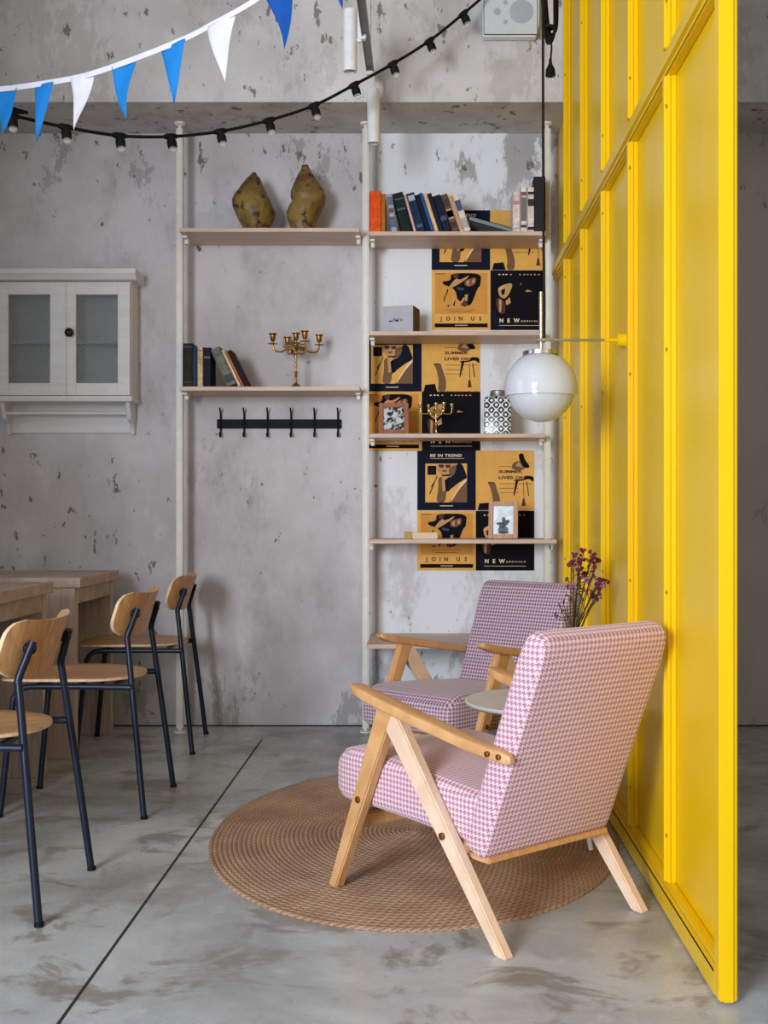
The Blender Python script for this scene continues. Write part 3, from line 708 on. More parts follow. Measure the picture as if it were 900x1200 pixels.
# ------------------------------------------------------------------ candelabra
def candelabra(px, Y, ztop, H, W, label, mat):
    t = thing('candelabra', label, 'candelabra', ((px - CX) * Y / F_PX, Y, ztop + .0004), 0)
    b = nb(); h = H
    lathe(b, [(0, 0), (.125 * h, 0), (.125 * h, .012 * h), (.085 * h, .045 * h), (.05 * h, .085 * h), (.022 * h, .10 * h), (.016 * h, .20 * h), (.030 * h, .225 * h), (.014 * h, .245 * h), (.028 * h, .275 * h), (.030 * h, .29 * h), (.014 * h, .31 * h), (.013 * h, .36 * h), (.026 * h, .40 * h), (.014 * h, .46 * h), (.016 * h, .52 * h), (.028 * h, .56 * h), (.018 * h, .60 * h), (.018 * h, .66 * h), (.034 * h, .69 * h), (.018 * h, .72 * h), (.018 * h, .78 * h), (0, .78 * h)], 20)
    obj('stem', b, mat, t)
    def cup(x, y, z, par):
        c = nb(); lathe(c, [(0, z - .01 * h), (.012 * h, z - .01 * h), (.014 * h, z + .01 * h), (.085 * h, z + .02 * h), (.088 * h, z + .026 * h), (.02 * h, z + .03 * h), (.02 * h, z + .06 * h), (.044 * h, z + .09 * h), (.05 * h, z + .17 * h), (.072 * h, z + .19 * h), (.072 * h, z + .2 * h), (.04 * h, z + .195 * h), (.036 * h, z + .10 * h), (0, z + .10 * h)], 18, (x, y, 0)); obj('candle_cup', c, mat, par)
    cup(0, 0, .765 * h, t)
    for a in (10, 118, 190, 298):
        ca, sa = math.cos(math.radians(a)), math.sin(math.radians(a)); r = W / 2
        arm = nb(); P_ = lambda q, z: (ca * r * q, sa * r * q, z * h)
        tube(arm, smooth_path([P_(.04, .66), P_(.2, .72), P_(.38, .70), P_(.55, .645), P_(.75, .635), P_(.93, .66), P_(1.0, .74)], 5), .016 * h, 10)
        tube(arm, smooth_path([P_(.10, .74), P_(.28, .77), P_(.42, .74), P_(.38, .68), P_(.26, .68), P_(.22, .73)], 4), .012 * h, 8)
        tube(arm, smooth_path([P_(.08, .62), P_(.24, .60), P_(.36, .63), P_(.32, .67), P_(.2, .66)], 4), .010 * h, 8)
        o = obj('arm', arm, mat, t); cup(ca * r, sa * r, .745 * h, o)
candelabra(347, 5.50, SH['B'], .272, .215, 'tall brass candelabra with five cups on the lower left shelf', M['brass'])
candelabra(511, 5.50, SH['E'], .155, .150, 'small pale brass candelabra before a dark poster on the middle right shelf', M['brass_pale'])

# ------------------------------------------------------------------ coat hooks
hr = thing('coat_rack', 'black metal rail of six coat hooks on the wall under the lower left shelf', 'coat rack', (-.70, YW, 1.453))
b = nb(); box(b, (0, -.008, 0), (.597, .008, .044), bev=.001, seg=1); obj('rail', b, M['iron'], hr)
for k in range(6):
    x = -.280 + .1125 * k; h = nb()
    tube(h, smooth_path([(x, -.014, -.05), (x, -.014, .02), (x, -.016, .050), (x, -.030, .062), (x, -.040, .074)], 4), .0042, 8)
    tube(h, smooth_path([(x, -.014, -.046), (x, -.020, -.060), (x, -.034, -.060), (x, -.040, -.044)], 4), .0042, 8)
    o = obj('hook', h, M['iron'], hr); k2 = nb(); box(k2, (x, -.013, 0), (.014, .006, .040), bev=.001, seg=1); obj('hook_plate', k2, M['iron'], o)

# ------------------------------------------------------------------ wall cabinet
CYF, CW, CDEP = 5.512, .634, YW - 5.512
cb = thing('wall_cabinet', 'white painted wall cabinet with two glazed doors and a towel rod below', 'cabinet', (-1.695, YW, 1.40))
z0, z1 = .172, .712; hw = CW / 2; yf = -CDEP + .02
b = nb()
box(b, (-hw + .009, yf / 2, (z0 + z1) / 2), (.018, -yf - .001, z1 - z0)); box(b, (hw - .009, yf / 2, (z0 + z1) / 2), (.018, -yf - .001, z1 - z0))
box(b, (0, yf / 2, z0 + .009), (CW - .036, -yf - .001, .018)); box(b, (0, yf / 2, z1 - .009), (CW - .036, -yf - .001, .018)); box(b, (0, -.006, (z0 + z1) / 2), (CW - .036, .010, z1 - z0 - .036))
obj('carcass', b, M['cab'], cb, smooth=False)
b = nb(); box(b, (0, yf / 2, .430), (CW - .040, -yf - .02, .014)); obj('inner_shelf', b, M['cab_in'], cb, smooth=False)
b = nb()
prism(b, [(-CDEP - .030, z1 + .052), (-CDEP - .030, z1 + .030), (-CDEP - .012, z1 + .004), (-CDEP + .004, z1), (-.001, z1), (-.001, z1 + .052)], -hw - .030, hw + .030, 'yz'); obj('cornice', b, M['cab'], cb, smooth=False)
b = nb(); box(b, (0, -CDEP / 2 - .004, z0 - .012), (CW + .016, CDEP + .006, .024), bev=.004); obj('bottom_ledge', b, M['cab'], cb)
b = nb(); box(b, (0, -.006, .085), (CW - .05, .010, .150)); obj('backboard', b, M['cab'], cb, smooth=False)
for s in (-1, 1):
    b = nb(); x = s * (hw - .022)
    prism(b, [(-.001, .158), (-.115, .158), (-.118, .13), (-.100, .10), (-.095, .075), (-.075, .06), (-.045, .05), (-.030, .025), (-.026, .0), (-.001, .0)], x - .010, x + .010, 'yz', .002, 1); obj('bracket', b, M['cab'], cb)
b = nb(); lathe(b, [(.0075, -hw + .03), (.0075, hw - .03)], 12, (0, -.085, .098), axis='x'); obj('towel_rod', b, M['cab'], cb)
for s in (-1, 1):
    dw = hw - .006; xc = s * hw / 2; yd = -CDEP + .010; d0, d1 = z0 + .004, z1 - .006
    b = nb(); st = .058
    for xx in (-dw / 2 + st / 2, dw / 2 - st / 2): box(b, (xc + xx, yd, (d0 + d1) / 2), (st, .019, d1 - d0), bev=.002, seg=1)
    for zz in (d0 + st / 2, d1 - st / 2): box(b, (xc, yd, zz), (dw - 2 * st + .002, .018, st), bev=.002, seg=1)
    if s > 0: box(b, (xc - dw / 2 + .004, yd - .012, (d0 + d1) / 2), (.022, .008, d1 - d0), bev=.003)
    door = obj('door', b, M['cab'], cb)
    iw, ih = dw - 2 * st, d1 - d0 - 2 * st
    g = nb(); box(g, (xc, yd + .003, (d0 + d1) / 2), (iw + .01, .003, ih + .01)); obj('pane', g, M['glass'], door, smooth=False)
    w = nb(); cell = .0155; zc = (d0 + d1) / 2; yy = yd - .001
    def clip(x0, z0_, dx, dz):                         # one slanting wire across the opening
        t0, t1 = -9.0, 9.0
        for p0, d_, lim in ((x0, dx, iw / 2), (z0_, dz, ih / 2)):
            ta, tb_ = sorted(((-lim - p0) / d_, (lim - p0) / d_)); t0 = max(t0, ta); t1 = min(t1, tb_)
        return (t0, t1) if t1 > t0 + .002 else None
    for sg in (1, -1):
        k = -40
        while k <= 40:
            r_ = clip(k * cell, 0, .55, sg * .83)
            if r_:
                A = (xc + k * cell + .55 * r_[0], yy + .0006 * sg, zc + sg * .83 * r_[0]); B_ = (xc + k * cell + .55 * r_[1], yy + .0006 * sg, zc + sg * .83 * r_[1])
                tube(w, [A, B_], .0009, 4)
            k += 1
    obj('wire_mesh', w, M['wire'], door, smooth=False)
    if s > 0:
        k = nb(); lathe(k, [(.010, 0), (.007, -.006), (.008, -.012), (.020, -.016), (.021, -.022), (.012, -.027), (.006, -.030), (0, -.030)], 22, (xc - dw / 2 + .032, yd - .009, .468), axis='y'); obj('knob', k, M['knob'], door)

# ------------------------------------------------------------------ posters
PW = 68.5 * YW / F_PX; PH = 70.0 * YW / F_PX
def art(bm, poly, mi, layer, wd, ht):                  # poly in sheet fractions (0..1 right, 0..1 up)
    d = -.0008 - .00025 * layer
    if len(poly) > 4 and len(poly) < 14:               # soften the drawn outlines
        for _ in range(2):
            q = []
            for (a0, c0), (a1, c1) in zip(poly, poly[1:] + poly[:1]): q += [(a0 * .8 + a1 * .2, c0 * .8 + c1 * .2), (a0 * .2 + a1 * .8, c0 * .2 + c1 * .8)]
            poly = q
    prism(bm, [(a * wd, c * ht) for a, c in poly], d - .0002, d + .0002, 'xz', mi=mi)
def rect(x0, y0, x1, y1): return [(x0, y0), (x1, y0), (x1, y1), (x0, y1)]
def ell(x, y, rx, ry, n=14): return [(x + rx * math.cos(2 * PI * k / n), y + ry * math.sin(2 * PI * k / n)) for k in range(n)]
def conv(pts, x0, y1, w, h): return [((x - x0) / w, (y1 - y) / h) for x, y in pts]
PM = [M[k] for k in ('navy', 'ochre', 'ochre_d', 'tan', 'brown', 'cream', 'ink', 'maroon', 'slate')]
NAVY, OCH, ORA, TAN, BRO, CRE, INK, MAR, SLA = range(9)
def poster(kind, w=PW, h=PH):
    t = thing('wall_poster', 'x', 'poster', (0, 0, 0), 0, 'posters on the wall')
    b = nb(); box(b, (w / 2, -.0004, h / 2), (w, .0008, h)); obj('sheet', b, M['navy'] if kind == 'trend' else M['ochre'] if kind in ('join', 'summer') else M['ink'], t, smooth=False)
    b = nb(); A = lambda poly, mi, ly: art(b, poly, mi, ly, w, h)
    if kind == 'trend':
        c = lambda pts: conv(pts, 65, 885, 800, 825)
        A(c([(175, 775), (745, 775), (745, 240), (175, 240)]), OCH, 0)
        A(c([(350, 240), (600, 240), (605, 330), (560, 410), (480, 425), (400, 405), (345, 350), (335, 290)]), TAN, 1)
        A(c([(600, 240), (680, 240), (740, 400), (745, 440), (640, 500), (560, 560), (480, 640), (450, 560), (460, 440), (560, 410)]), NAVY, 2)
        A(c([(350, 420), (450, 430), (462, 775), (320, 775), (352, 600)]), BRO, 3); A(c([(400, 430), (450, 430), (455, 620), (410, 620)]), TAN, 4)
        A(c([(500, 775), (640, 580), (745, 470), (745, 775)]), BRO, 3); A(c([(470, 680), (530, 570), (625, 580), (510, 770), (480, 745)]), OCH, 4)
        A(c([(515, 765), (625, 575), (700, 470), (745, 450), (745, 475), (645, 585), (530, 765)]), CRE, 5)
        A(c([(352, 250), (430, 255), (425, 290), (395, 302), (362, 290)]), MAR, 5); A(c([(448, 256), (525, 256), (515, 295), (480, 306), (452, 290)]), MAR, 5); A(c([(500, 300), (600, 250), (596, 335), (560, 405), (500, 415)]), BRO, 4)
        A(c([(400, 335), (470, 330), (455, 352), (415, 354)]), MAR, 5); A(c([(390, 396), (530, 390), (505, 416), (405, 414)]), INK, 5); A(c([(440, 470), (490, 430), (470, 640), (456, 640)]), INK, 5)
        A(c([(205, 395), (325, 395), (325, 270), (205, 270)]), INK, 3); A(c([(240, 365), (290, 365), (290, 300), (240, 300)]), NAVY, 4)
        A(c([(335, 400), (345, 405), (240, 665), (230, 655)]), INK, 3); A(c([(250, 560), (330, 430), (320, 470), (262, 570)]), MAR, 4)
        A(rect(.22, .862, .80, .868), CRE, 0); A(rect(.39, .068, .61, .080), CRE, 0)
        obj('print', b, PM, t, smooth=False); lettering('BE IN TREND', M['cream'], t, (w * .49, -.0012, h * .915), .018, w * .54, bold=.0006, spacing=1.15)
    elif kind == 'join':
        c = lambda pts: conv(pts, 50, 885, 800, 825)
        A(rect(.055, .27, .955, .955), ORA, 0)
        A(c([(310, 100), (730, 100), (715, 280), (680, 300), (600, 520), (540, 560), (480, 510), (400, 470), (380, 360), (330, 300), (200, 255), (195, 215), (310, 200)]), INK, 1)
        A(c([(340, 110), (420, 110), (400, 180), (350, 170)]), MAR, 2); A(c([(380, 170), (440, 195), (570, 125), (530, 180), (330, 305), (280, 290)]), TAN, 3)
        A(c([(500, 200), (660, 150), (650, 250), (560, 290), (500, 270)]), BRO, 2); A(c([(520, 220), (560, 190), (560, 270), (530, 260)]), TAN, 3); A(c([(600, 200), (630, 170), (635, 230), (605, 250)]), TAN, 3)
        for q in ([(320, 480), (385, 425), (345, 560), (308, 560)], [(415, 545), (480, 435), (512, 440), (452, 555)], [(500, 400), (545, 388), (535, 490), (505, 480)]): A(c(q), TAN, 3)
        A(c([(340, 540), (370, 470), (375, 480), (360, 555)]), INK, 4); A(c([(440, 540), (500, 470), (560, 540), (500, 565)]), MAR, 4); A(c([(390, 290), (490, 310), (480, 340), (400, 330)]), SLA, 3)
        A(c([(255, 320), (275, 320), (268, 370), (232, 430), (226, 500), (214, 500), (218, 430), (252, 370)]), INK, 2); A(c([(265, 540), (290, 540), (285, 565), (265, 560)]), INK, 2)
        A(rect(.25, .335, .74, .342), MAR, 1); A(rect(.30, .300, .69, .308), MAR, 1); A(rect(.06, .935, .24, .945), MAR, 1)
        A(rect(.05, .045, .955, .11), INK, 0); A(rect(.40, .073, .61, .083), CRE, 1)
        obj('print', b, PM, t, smooth=False)
        for ch, q in zip('JOINUS', (.163, .281, .390, .494, .70, .828)): lettering(ch, M['maroon'], t, (w * q, -.0012, h * .187), .026, bold=.0009)
    elif kind == 'summer':
        c = lambda pts: conv(pts, 135, 590, 510, 525)
        A(c([(230, 340), (300, 340), (318, 400), (350, 495), (345, 590), (275, 590), (285, 495), (262, 385)]), BRO, 0); A(c([(240, 345), (300, 345), (300, 352), (240, 352)]), MAR, 1)
        A(c([(150, 590), (165, 530), (250, 522), (270, 590)]), INK, 1)
        A(c([(508, 95), (548, 88), (560, 140), (612, 212), (560, 222), (515, 150)]), INK, 1); A(c([(440, 222), (460, 172), (515, 150), (575, 215), (520, 245)]), BRO, 0); A(c([(480, 200), (510, 160), (540, 215)]), TAN, 2)
        A(c([(455, 322), (560, 316), (566, 284), (640, 292), (638, 345), (600, 312), (540, 330), (480, 335)]), INK, 0)
        A(c([(482, 330), (506, 332), (472, 462), (463, 460)]), INK, 1); A(c([(575, 340), (583, 340), (600, 462), (592, 462)]), INK, 1)
        A(c([(548, 340), (553, 340), (558, 480), (552, 480)]), MAR, 1); A(c([(545, 485), (560, 485), (571, 552), (535, 552)]), MAR, 1)
        for q in ((335, 440, 203), (340, 625, 355), (340, 512, 395), (340, 512, 432)): A(c([(q[0], q[2] + 4), (q[1], q[2] + 4), (q[1], q[2]), (q[0], q[2])]), MAR, 2)
        A(rect(.0, .07, 1, .075), ORA, 0)
        obj('print', b, PM, t, smooth=False)
        lettering('SUMMER', M['maroon'], t, (w * .59, -.0026, h * .645), .019, w * .40, bold=.0006); lettering('LIVES ON', M['maroon'], t, (w * .615, -.0026, h * .545), .019, w * .45, bold=.0006)
    else:
        c = lambda pts: conv(pts, 35, 960, 860, 890)
        A(c([(60, 620), (150, 760), (250, 960), (150, 960), (60, 800)]), NAVY, 0)
        A(c([(140, 330), (250, 275), (350, 262), (355, 310), (300, 440), (235, 500), (160, 450)]), TAN, 1); A(c([(190, 370), (250, 340), (240, 430), (200, 440)]), INK, 2); A(c([(150, 340), (240, 290), (220, 330), (160, 380)]), OCH, 2)
        A(c([(110, 520), (160, 465), (255, 560), (250, 720), (150, 712)]), MAR, 1); A(c([(160, 500), (200, 520), (190, 700), (160, 690)]), TAN, 2); A(c([(255, 530), (320, 470), (330, 560), (270, 590)]), TAN, 2)
        A(c([(545, 378), (580, 360), (650, 385), (560, 392)]), TAN, 1); A(c([(465, 270), (490, 250), (490, 295), (470, 290)]), BRO, 1); A(c([(650, 580), (780, 540), (780, 760), (690, 740)]), MAR, 0) if False else None
        for q in (165, 222, 270, 335, 470, 530, 580, 630, 685, 745): A(c([(q - 14, 142), (q + 14, 142), (q + 14, 126), (q - 14, 126)]), CRE if q < 300 else TAN, 1)
        A(c([(160, 896), (770, 896), (770, 890), (160, 890)]), CRE, 1)
        obj('print', b, PM, t, smooth=False)
        for ch, q in zip('NEW', (195, 300, 418)): lettering(ch, M['cream'], t, (w * (q - 35) / 860, -.0014, h * (960 - 822) / 890), .026, bold=.0010)
        lettering('ARRIVALS', M['cream'], t, (w * (622 - 35) / 860, -.0014, h * (960 - 830) / 890), .012, w * .34, spacing=1.2)
    return t
protos = {k: poster(k) for k in ('trend', 'summer', 'join', 'new')}
used = set()
def hang(kind, px, py_bottom, label):
    o = protos[kind] if kind not in used else copy_tree(protos[kind]); used.add(kind)
    p = at(px, py_bottom, YW); o.location = (p.x, YW - .0012, p.z); o['label'] = label
hang('trend', 505.8, 316.5, 'navy BE IN TREND poster, highest of three, behind the top right shelf')
hang('summer', 574.6, 316.5, 'ochre SUMMER LIVES ON poster, highest of three, behind the top right shelf')
hang('join', 506, 386.8, 'ochre JOIN US poster in full view right of the grey box')
hang('new', 574.8, 386.8, 'black NEW ARRIVALS poster behind the lamp rod under the top right shelf')
hang('trend', 425.5, 459, 'navy BE IN TREND poster directly above the cherry framed photo')
hang('summer', 494.2, 459, 'ochre SUMMER LIVES ON poster above the small candelabra')
hang('join', 425.5, 528.6, 'ochre JOIN US poster behind the cherry framed photo')
hang('new', 494.4, 528.2, 'black poster behind the small candelabra, middle right shelf')
hang('trend', 489, 598, 'navy BE IN TREND poster above the flat box, lowest of three')
hang('summer', 557.6, 598, 'ochre SUMMER LIVES ON poster behind the oak framed photo')
hang('join', 489, 668.6, 'ochre JOIN US poster behind the flat box, crossed by the lower shelf')
hang('new', 557.6, 668.6, 'black NEW ARRIVALS poster crossed by the lower shelf above the mauve armchair')

# ------------------------------------------------------------------ small things on the shelves
Yb = 5.44; kb = Yb / F_PX
t = thing('gift_box', 'grey card box with a small dark word standing left on the second right shelf', 'box', ((466 - CX) * kb, Yb, SH['D'] + .0004), math.radians(-14))
w_, h_ = .150, .125
b = nb(); box(b, (0, .06, h_ / 2), (w_, .12, h_), bev=.002, seg=1, mi=0)
for f in b.faces:
    if f.calc_center_median().x > w_ / 2 - .001: f.material_index = 1
obj('body', b, [M['box'], M['box_s']], t, smooth=False)
b = nb()
for x, wd, hh in ((-.034, .016, .005), (-.020, .004, .012), (-.012, .003, .016), (-.004, .010, .008), (.004, .003, .017), (.016, .004, .013), (.026, .002, .012)): box(b, (x, -.0004, .056 + hh / 2 - .003), (wd, .0008, hh))
obj('print', b, M['navy'], t, smooth=False)
def photo_frame(px, Y, ztop, w, h, bar, fm, pm, label, tilt, rz, fig):
    t = thing('photo_frame', label, 'picture frame', ((px - CX) * Y / F_PX, Y, ztop + .0016), rz, None); t.rotation_euler = (math.radians(-tilt), 0, rz)
    b = nb()
    for s in (-1, 1): box(b, (s * (w - bar) / 2, 0, h / 2), (bar, .018, h), bev=.003)
    for z in (bar / 2, h - bar / 2): box(b, (0, 0, z), (w - 2 * bar + .002, .017, bar), bev=.003)
    obj('frame', b, fm, t); b = nb(); box(b, (0, .002, h / 2), (w - 2 * bar + .004, .004, h - 2 * bar + .004)); p_ = obj('photo', b, pm, t, smooth=False)
    if fig:
        b = nb(); iw, ih = w - 2 * bar, h - 2 * bar
        for x, z, rx, rz in ((0, .16, .26, .14), (-.05, .32, .17, .12), (.1, .40, .15, .10), (.02, .52, .10, .09), (-.2, .38, .14, .05), (.22, .46, .10, .06), (.02, .06, .3, .05)):
            prism(b, [(x * iw + rx * iw * math.cos(2 * PI * k / 12), bar + z * ih + rz * ih * math.sin(2 * PI * k / 12)) for k in range(12)], -.0014, -.0002, 'xz')
        obj('figure', b, M['figure'], p_, smooth=False)
    b = nb(); box(b, (0, .034, h * .42), (.035, .004, h * .66), rot=Matrix.Rotation(math.radians(tilt + 14), 3, 'X')); obj('stand', b, fm, t, smooth=False)
photo_frame(461.5, 5.47, SH['E'], .138, .148, .021, M['frame_r'], M['photo_bw'], 'small cherry wood frame with a black and white photo on the middle right shelf', 7, math.radians(4), False)
photo_frame(589.5, 5.42, SH['F'], .135, .173, .021, M['frame'], M['photo_sky'], 'oak photo frame with a pale picture standing on the lower right shelf', 7, math.radians(-10), True)
# patterned jar
t = thing('patterned_jar', 'square white jar with black lattice pattern, half hidden behind the globe lamp', 'jar', ((584 - CX) * 5.47 / F_PX, 5.47, SH['E'] + .0004), math.radians(-8))
b = nb(); W_ = .108
loft(b, [((0, 0, z), (1, 0, 0), (0, 1, 0), w, w, r_) for z, w, r_ in ((0, .056, .006), (.004, .061, .006), (.160, .061, .006), (.168, .058, .008), (.176, .046, .02))], 4); obj('body', b, M['lantern'], t, sharp=50)
b = nb(); lathe(b, [(0, .177), (.036, .177), (.038, .182), (.038, .200), (.034, .204), (0, .206)], 24); obj('lid', b, M['alu'], t)
# flat box / stack
t = thing('flat_box', 'flat cream and brass box lying on the lower right shelf', 'box', ((495 - CX) * 5.42 / F_PX, 5.42, SH['F'] + .0004), math.radians(6))
b = nb(); box(b, (.012, .035, .015), (.118, .075, .030), bev=.003); obj('body', b, plain('cream_card', (228, 206, 182), .5), t)
b = nb(); box(b, (-.062, .035, .017), (.030, .074, .034), bev=.003); obj('end_cap', b, plain('brass_card', (196, 160, 84), .35, .5), t)

# ------------------------------------------------------------------ globe lamp
YL = 3.73; kl = YL / F_PX; gx, gz = (634 - CX) * kl, EYE - (455 - CY) * kl
lp = thing('wall_lamp', 'white opal glass globe lamp on a thin arm from the yellow partition', 'lamp', (gx, YL, gz))
R = 43 * kl
b = nb(); prof = []
for k in range(0, 23):
    a = math.radians(200 - k * 0); a = math.radians(68 - k * 78 / 22.0); prof.append((R * math.cos(a), R * math.sin(a)))
prof.append((R * .985, -R * .215)); r2 = R * .925
for k in range(0, 23):
    a = math.radians(-14 - k * 76 / 22.0); prof.append((max(r2 * math.cos(a), 0), r2 * math.sin(a) * 1.0 - .0))
prof[-1] = (0, -r2)
lathe(b, prof, 48); obj('globe', b, M['opal'], lp, sharp=40)
b = nb(); zt_ = R * math.sin(math.radians(68)); lathe(b, [(R * .375, zt_ - .004), (R * .50, zt_ - .003), (R * .50, zt_ + .008), (R * .40, zt_ + .011), (.012, zt_ + .012), (0, zt_ + .012)], 32); obj('cap', b, M['chrome'], lp)
b = nb(); tube(b, [(0, 0, zt_ + .01), (0, 0, (455 - 342) * kl)], .0062, 12); obj('rod', b, M['chrome'], lp)
za = (455 - 398.5) * kl; xe = XP - gx
b = nb(); tube(b, [(.004, 0, za), (xe - .035, 0, za)], .0045, 10); tube(b, [(-.012, 0, za), (.012, 0, za)], .009, 12); obj('arm', b, M['chrome'], lp)
b = nb(); tube(b, [(xe - .045, 0, za), (xe - .004, 0, za)], .0065, 10); lathe(b, [(.022, xe + .024), (.022, xe - .003), (.012, xe - .006), (0, xe - .006)], 20, (0, 0, za), axis='x'); obj('wall_plate', b, M['yellow'], lp)
b = nb(); tube(b, smooth_path([(.010, .004, za), (.011, .003, za + .12), (.008, 0, .50), (.006, 0, 1.2), (.004, 0, ZC - gz)], 5), .0042, 8); obj('cable', b, M['rubber'], lp)

# ------------------------------------------------------------------ coiled plug lead
Yq = 4.60; kq = Yq / F_PX
t = thing('power_cord', 'black power cord gathered in a bundle with a plug hanging beside the speaker', 'cord', ((645 - CX) * kq, Yq, EYE - (52 - CY) * kq))
b = nb(); rr = random.Random(2)
for k in range(5):
    q = k * 1.3; w = .020 + .006 * rr.random(); top = .30 + .02 * k; lo = .0 + .012 * k; off = -.012 + .004 * k
    tube(b, smooth_path([(off - w, .006 * k - .01, top), (off - w * .8, .006 * k - .01, (top + lo) / 2), (off - w * .3, .006 * k - .01, lo + .02), (off + w * .3, .006 * k - .01, lo), (off + w, .006 * k - .01, lo + .05), (off + w * .9, .006 * k - .01, top)], 5), .0045, 8)
tube(b, smooth_path([(-.01, 0, .04), (.004, 0, .0), (.002, 0, -.045), (.001, 0, -.06)], 5), .0038, 8)
tube(b, smooth_path([(-.02, 0, .28), (-.012, 0, .60), (-.012, 0, ZC - t.location.z)], 4), .0038, 8)
for z in (.20, .06): lathe(b, [(.024, z), (.024, z + .012)], 14, (-.006, 0, 0), sx=1, sy=.8)
obj('lead', b, M['rubber'], t)
b = nb(); lathe(b, [(.005, -.055), (.007, -.075), (.011, -.085), (.018, -.098), (.0195, -.112), (.0195, -.124), (0, -.124)], 18); p_ = obj('plug', b, M['rubber'], t)
for s in (-1, 1):
    k = nb(); lathe(k, [(.0024, -.124), (.0024, -.139), (.0015, -.141), (0, -.141)], 10, (s * .0095, 0, 0)); obj('pin', k, M['chrome'], p_)

# ------------------------------------------------------------------ festoon lights
def cy(px): return 4.10 + px / 560.0 * 1.0
ctrl = [(-60, 108), (-20, 124), (14, 135), (77, 149), (140, 159), (200, 160), (258, 154), (315, 141), (368, 123.5), (415, 99.5), (460, 75), (503, 48), (543, 16), (575, -12), (600, -38)]
P3 = [at(x, y, cy(x)) for x, y in ctrl]; P3 = [Vector((XL + .004, 3.3, 3.0))] + P3 + [Vector((.43, 5.226, 3.50))]
sl = thing('festoon_lights', 'sagging black festoon cable of clear unlit bulbs across the top of the room', 'string lights', P3[0])
rel = [p_ - P3[0] for p_ in P3]
b = nb(); tube(b, smooth_path(rel, 6), .0062, 8); obj('cable', b, M['rubber'], sl)
for i, (x, y) in enumerate(ctrl[2:13], 1):
    p_ = P3[i + 2] - P3[0]; d = (rel[min(i + 3, len(rel) - 1)] - rel[i + 1]).normalized()
    b = nb(); tube(b, [p_ - d * .028, p_ - d * .014, p_ + d * .014, p_ + d * .028], [.007, .012, .012, .007], 10)
    lean = Vector((.06 + .32 * (i / 10.0), 0, -1)).normalized()
    tube(b, [p_ + lean * .002, p_ + lean * .012, p_ + lean * .022, p_ + lean * .042], [.014, .0155, .0185, .0175], 14)
    s_ = obj('socket', b, M['rubber'], sl)
    g = nb(); q = p_ + lean * .042
    tube(g, [q, q + lean * .006, q + lean * .016, q + lean * .021], [.013, .0155, .012, .003], 12); obj('bulb', g, M['clear'], s_)

# ------------------------------------------------------------------ bunting
def by(px): return 3.95 - px / 450.0 * .75
rib = [(-90, 100), (-40, 105.5), (0, 104.5), (50, 98), (100, 88.5), (155, 70), (215, 46), (250, 28), (298, 1), (345, -34), (420, -88)]
R3 = [at(x, y, by(x)) for x, y in rib]; R3 = [Vector((XL + .004, 4.5, 2.9))] + R3 + [Vector((.30, 2.9, ZC - .002))]
bn = thing('bunting', 'string of blue and white triangular flags across the top left corner', 'bunting', R3[0])
def ribpt(px):
    for (x0, y0), (x1, y1) in zip(rib[:-1], rib[1:]):
        if x0 <= px <= x1: return y0 + (y1 - y0) * (px - x0) / (x1 - x0)
b = nb(); sm = smooth_path([p_ - R3[0] for p_ in R3], 6)
rows = [[b.verts.new(p_ + Vector((0, dy, dz))) for dy, dz in ((-.0012, .009), (-.0012, -.009), (.0012, -.009), (.0012, .009))] for p_ in sm]
for A, B_ in zip(rows[:-1], rows[1:]):
    for k in range(4): b.faces.new((A[k], A[(k + 1) % 4], B_[(k + 1) % 4], B_[k]))
b.faces.new(rows[0]); b.faces.new(rows[-1]); obj('ribbon', b, M['flag_w'], bn)
flags = [(-14, 20, 2, 158, 'blue'), (40, 63, 46, 166, 'blue'), (83, 110, 88, 155, 'flag_w'), (131, 161, 148, 142, 'blue'), (188, 217, 201, 122, 'blue'), (243, 277, 262, 95, 'flag_w'), (309, 343, 334, 57, 'blue_d'), (376, 409, 404, 11, 'blue_d')]
for fi, (xa, xb, xt, yt, mk) in enumerate(flags):
    b = nb(); Yc = by((xa + xb) / 2); Nn = 14; rows = []
    A = at(xa, ribpt(xa) + 1, by(xa)); B_ = at(xb, ribpt(xb) + 1, by(xb)); T = at(xt, yt, Yc)
    for j in range(Nn + 1):
        v = j / Nn; row = []
        for i in range(7):
            u = i / 6; p_ = A.lerp(B_, u).lerp(T, v)
            curl = math.sin(v * 2.6 + fi) * .012 * v + .008 * math.sin(u * 3.4 + v * 3 + fi * 2) * (1 - v * .6)
            sag = -.006 * math.sin(PI * v) * (1 if fi % 2 else -1)
            row.append(p_ + Vector((sag + .006 * v * math.sin(v * 4 + fi), curl, 0)) - R3[0])
        rows.append(row)
    fr = [[b.verts.new(p_) for p_ in row] for row in rows]; bk = [[b.verts.new(p_ + Vector((0, .0012, 0))) for p_ in row] for row in rows]
    for j in range(Nn):
        for i in range(6):
            b.faces.new((fr[j][i], fr[j][i + 1], fr[j + 1][i + 1], fr[j + 1][i])); b.faces.new((bk[j][i], bk[j + 1][i], bk[j + 1][i + 1], bk[j][i + 1]))
    for j in range(Nn):
        for i in (0, 6): b.faces.new((fr[j][i], fr[j + 1][i], bk[j + 1][i], bk[j][i]))
    for i in range(6): b.faces.new((fr[0][i], fr[0][i + 1], bk[0][i + 1], bk[0][i]))
    o = obj('flag', b, M[mk], bn, sharp=80); o['label'] = {'blue': 'sky blue flag', 'flag_w': 'white flag', 'blue_d': 'deep blue flag'}[mk]

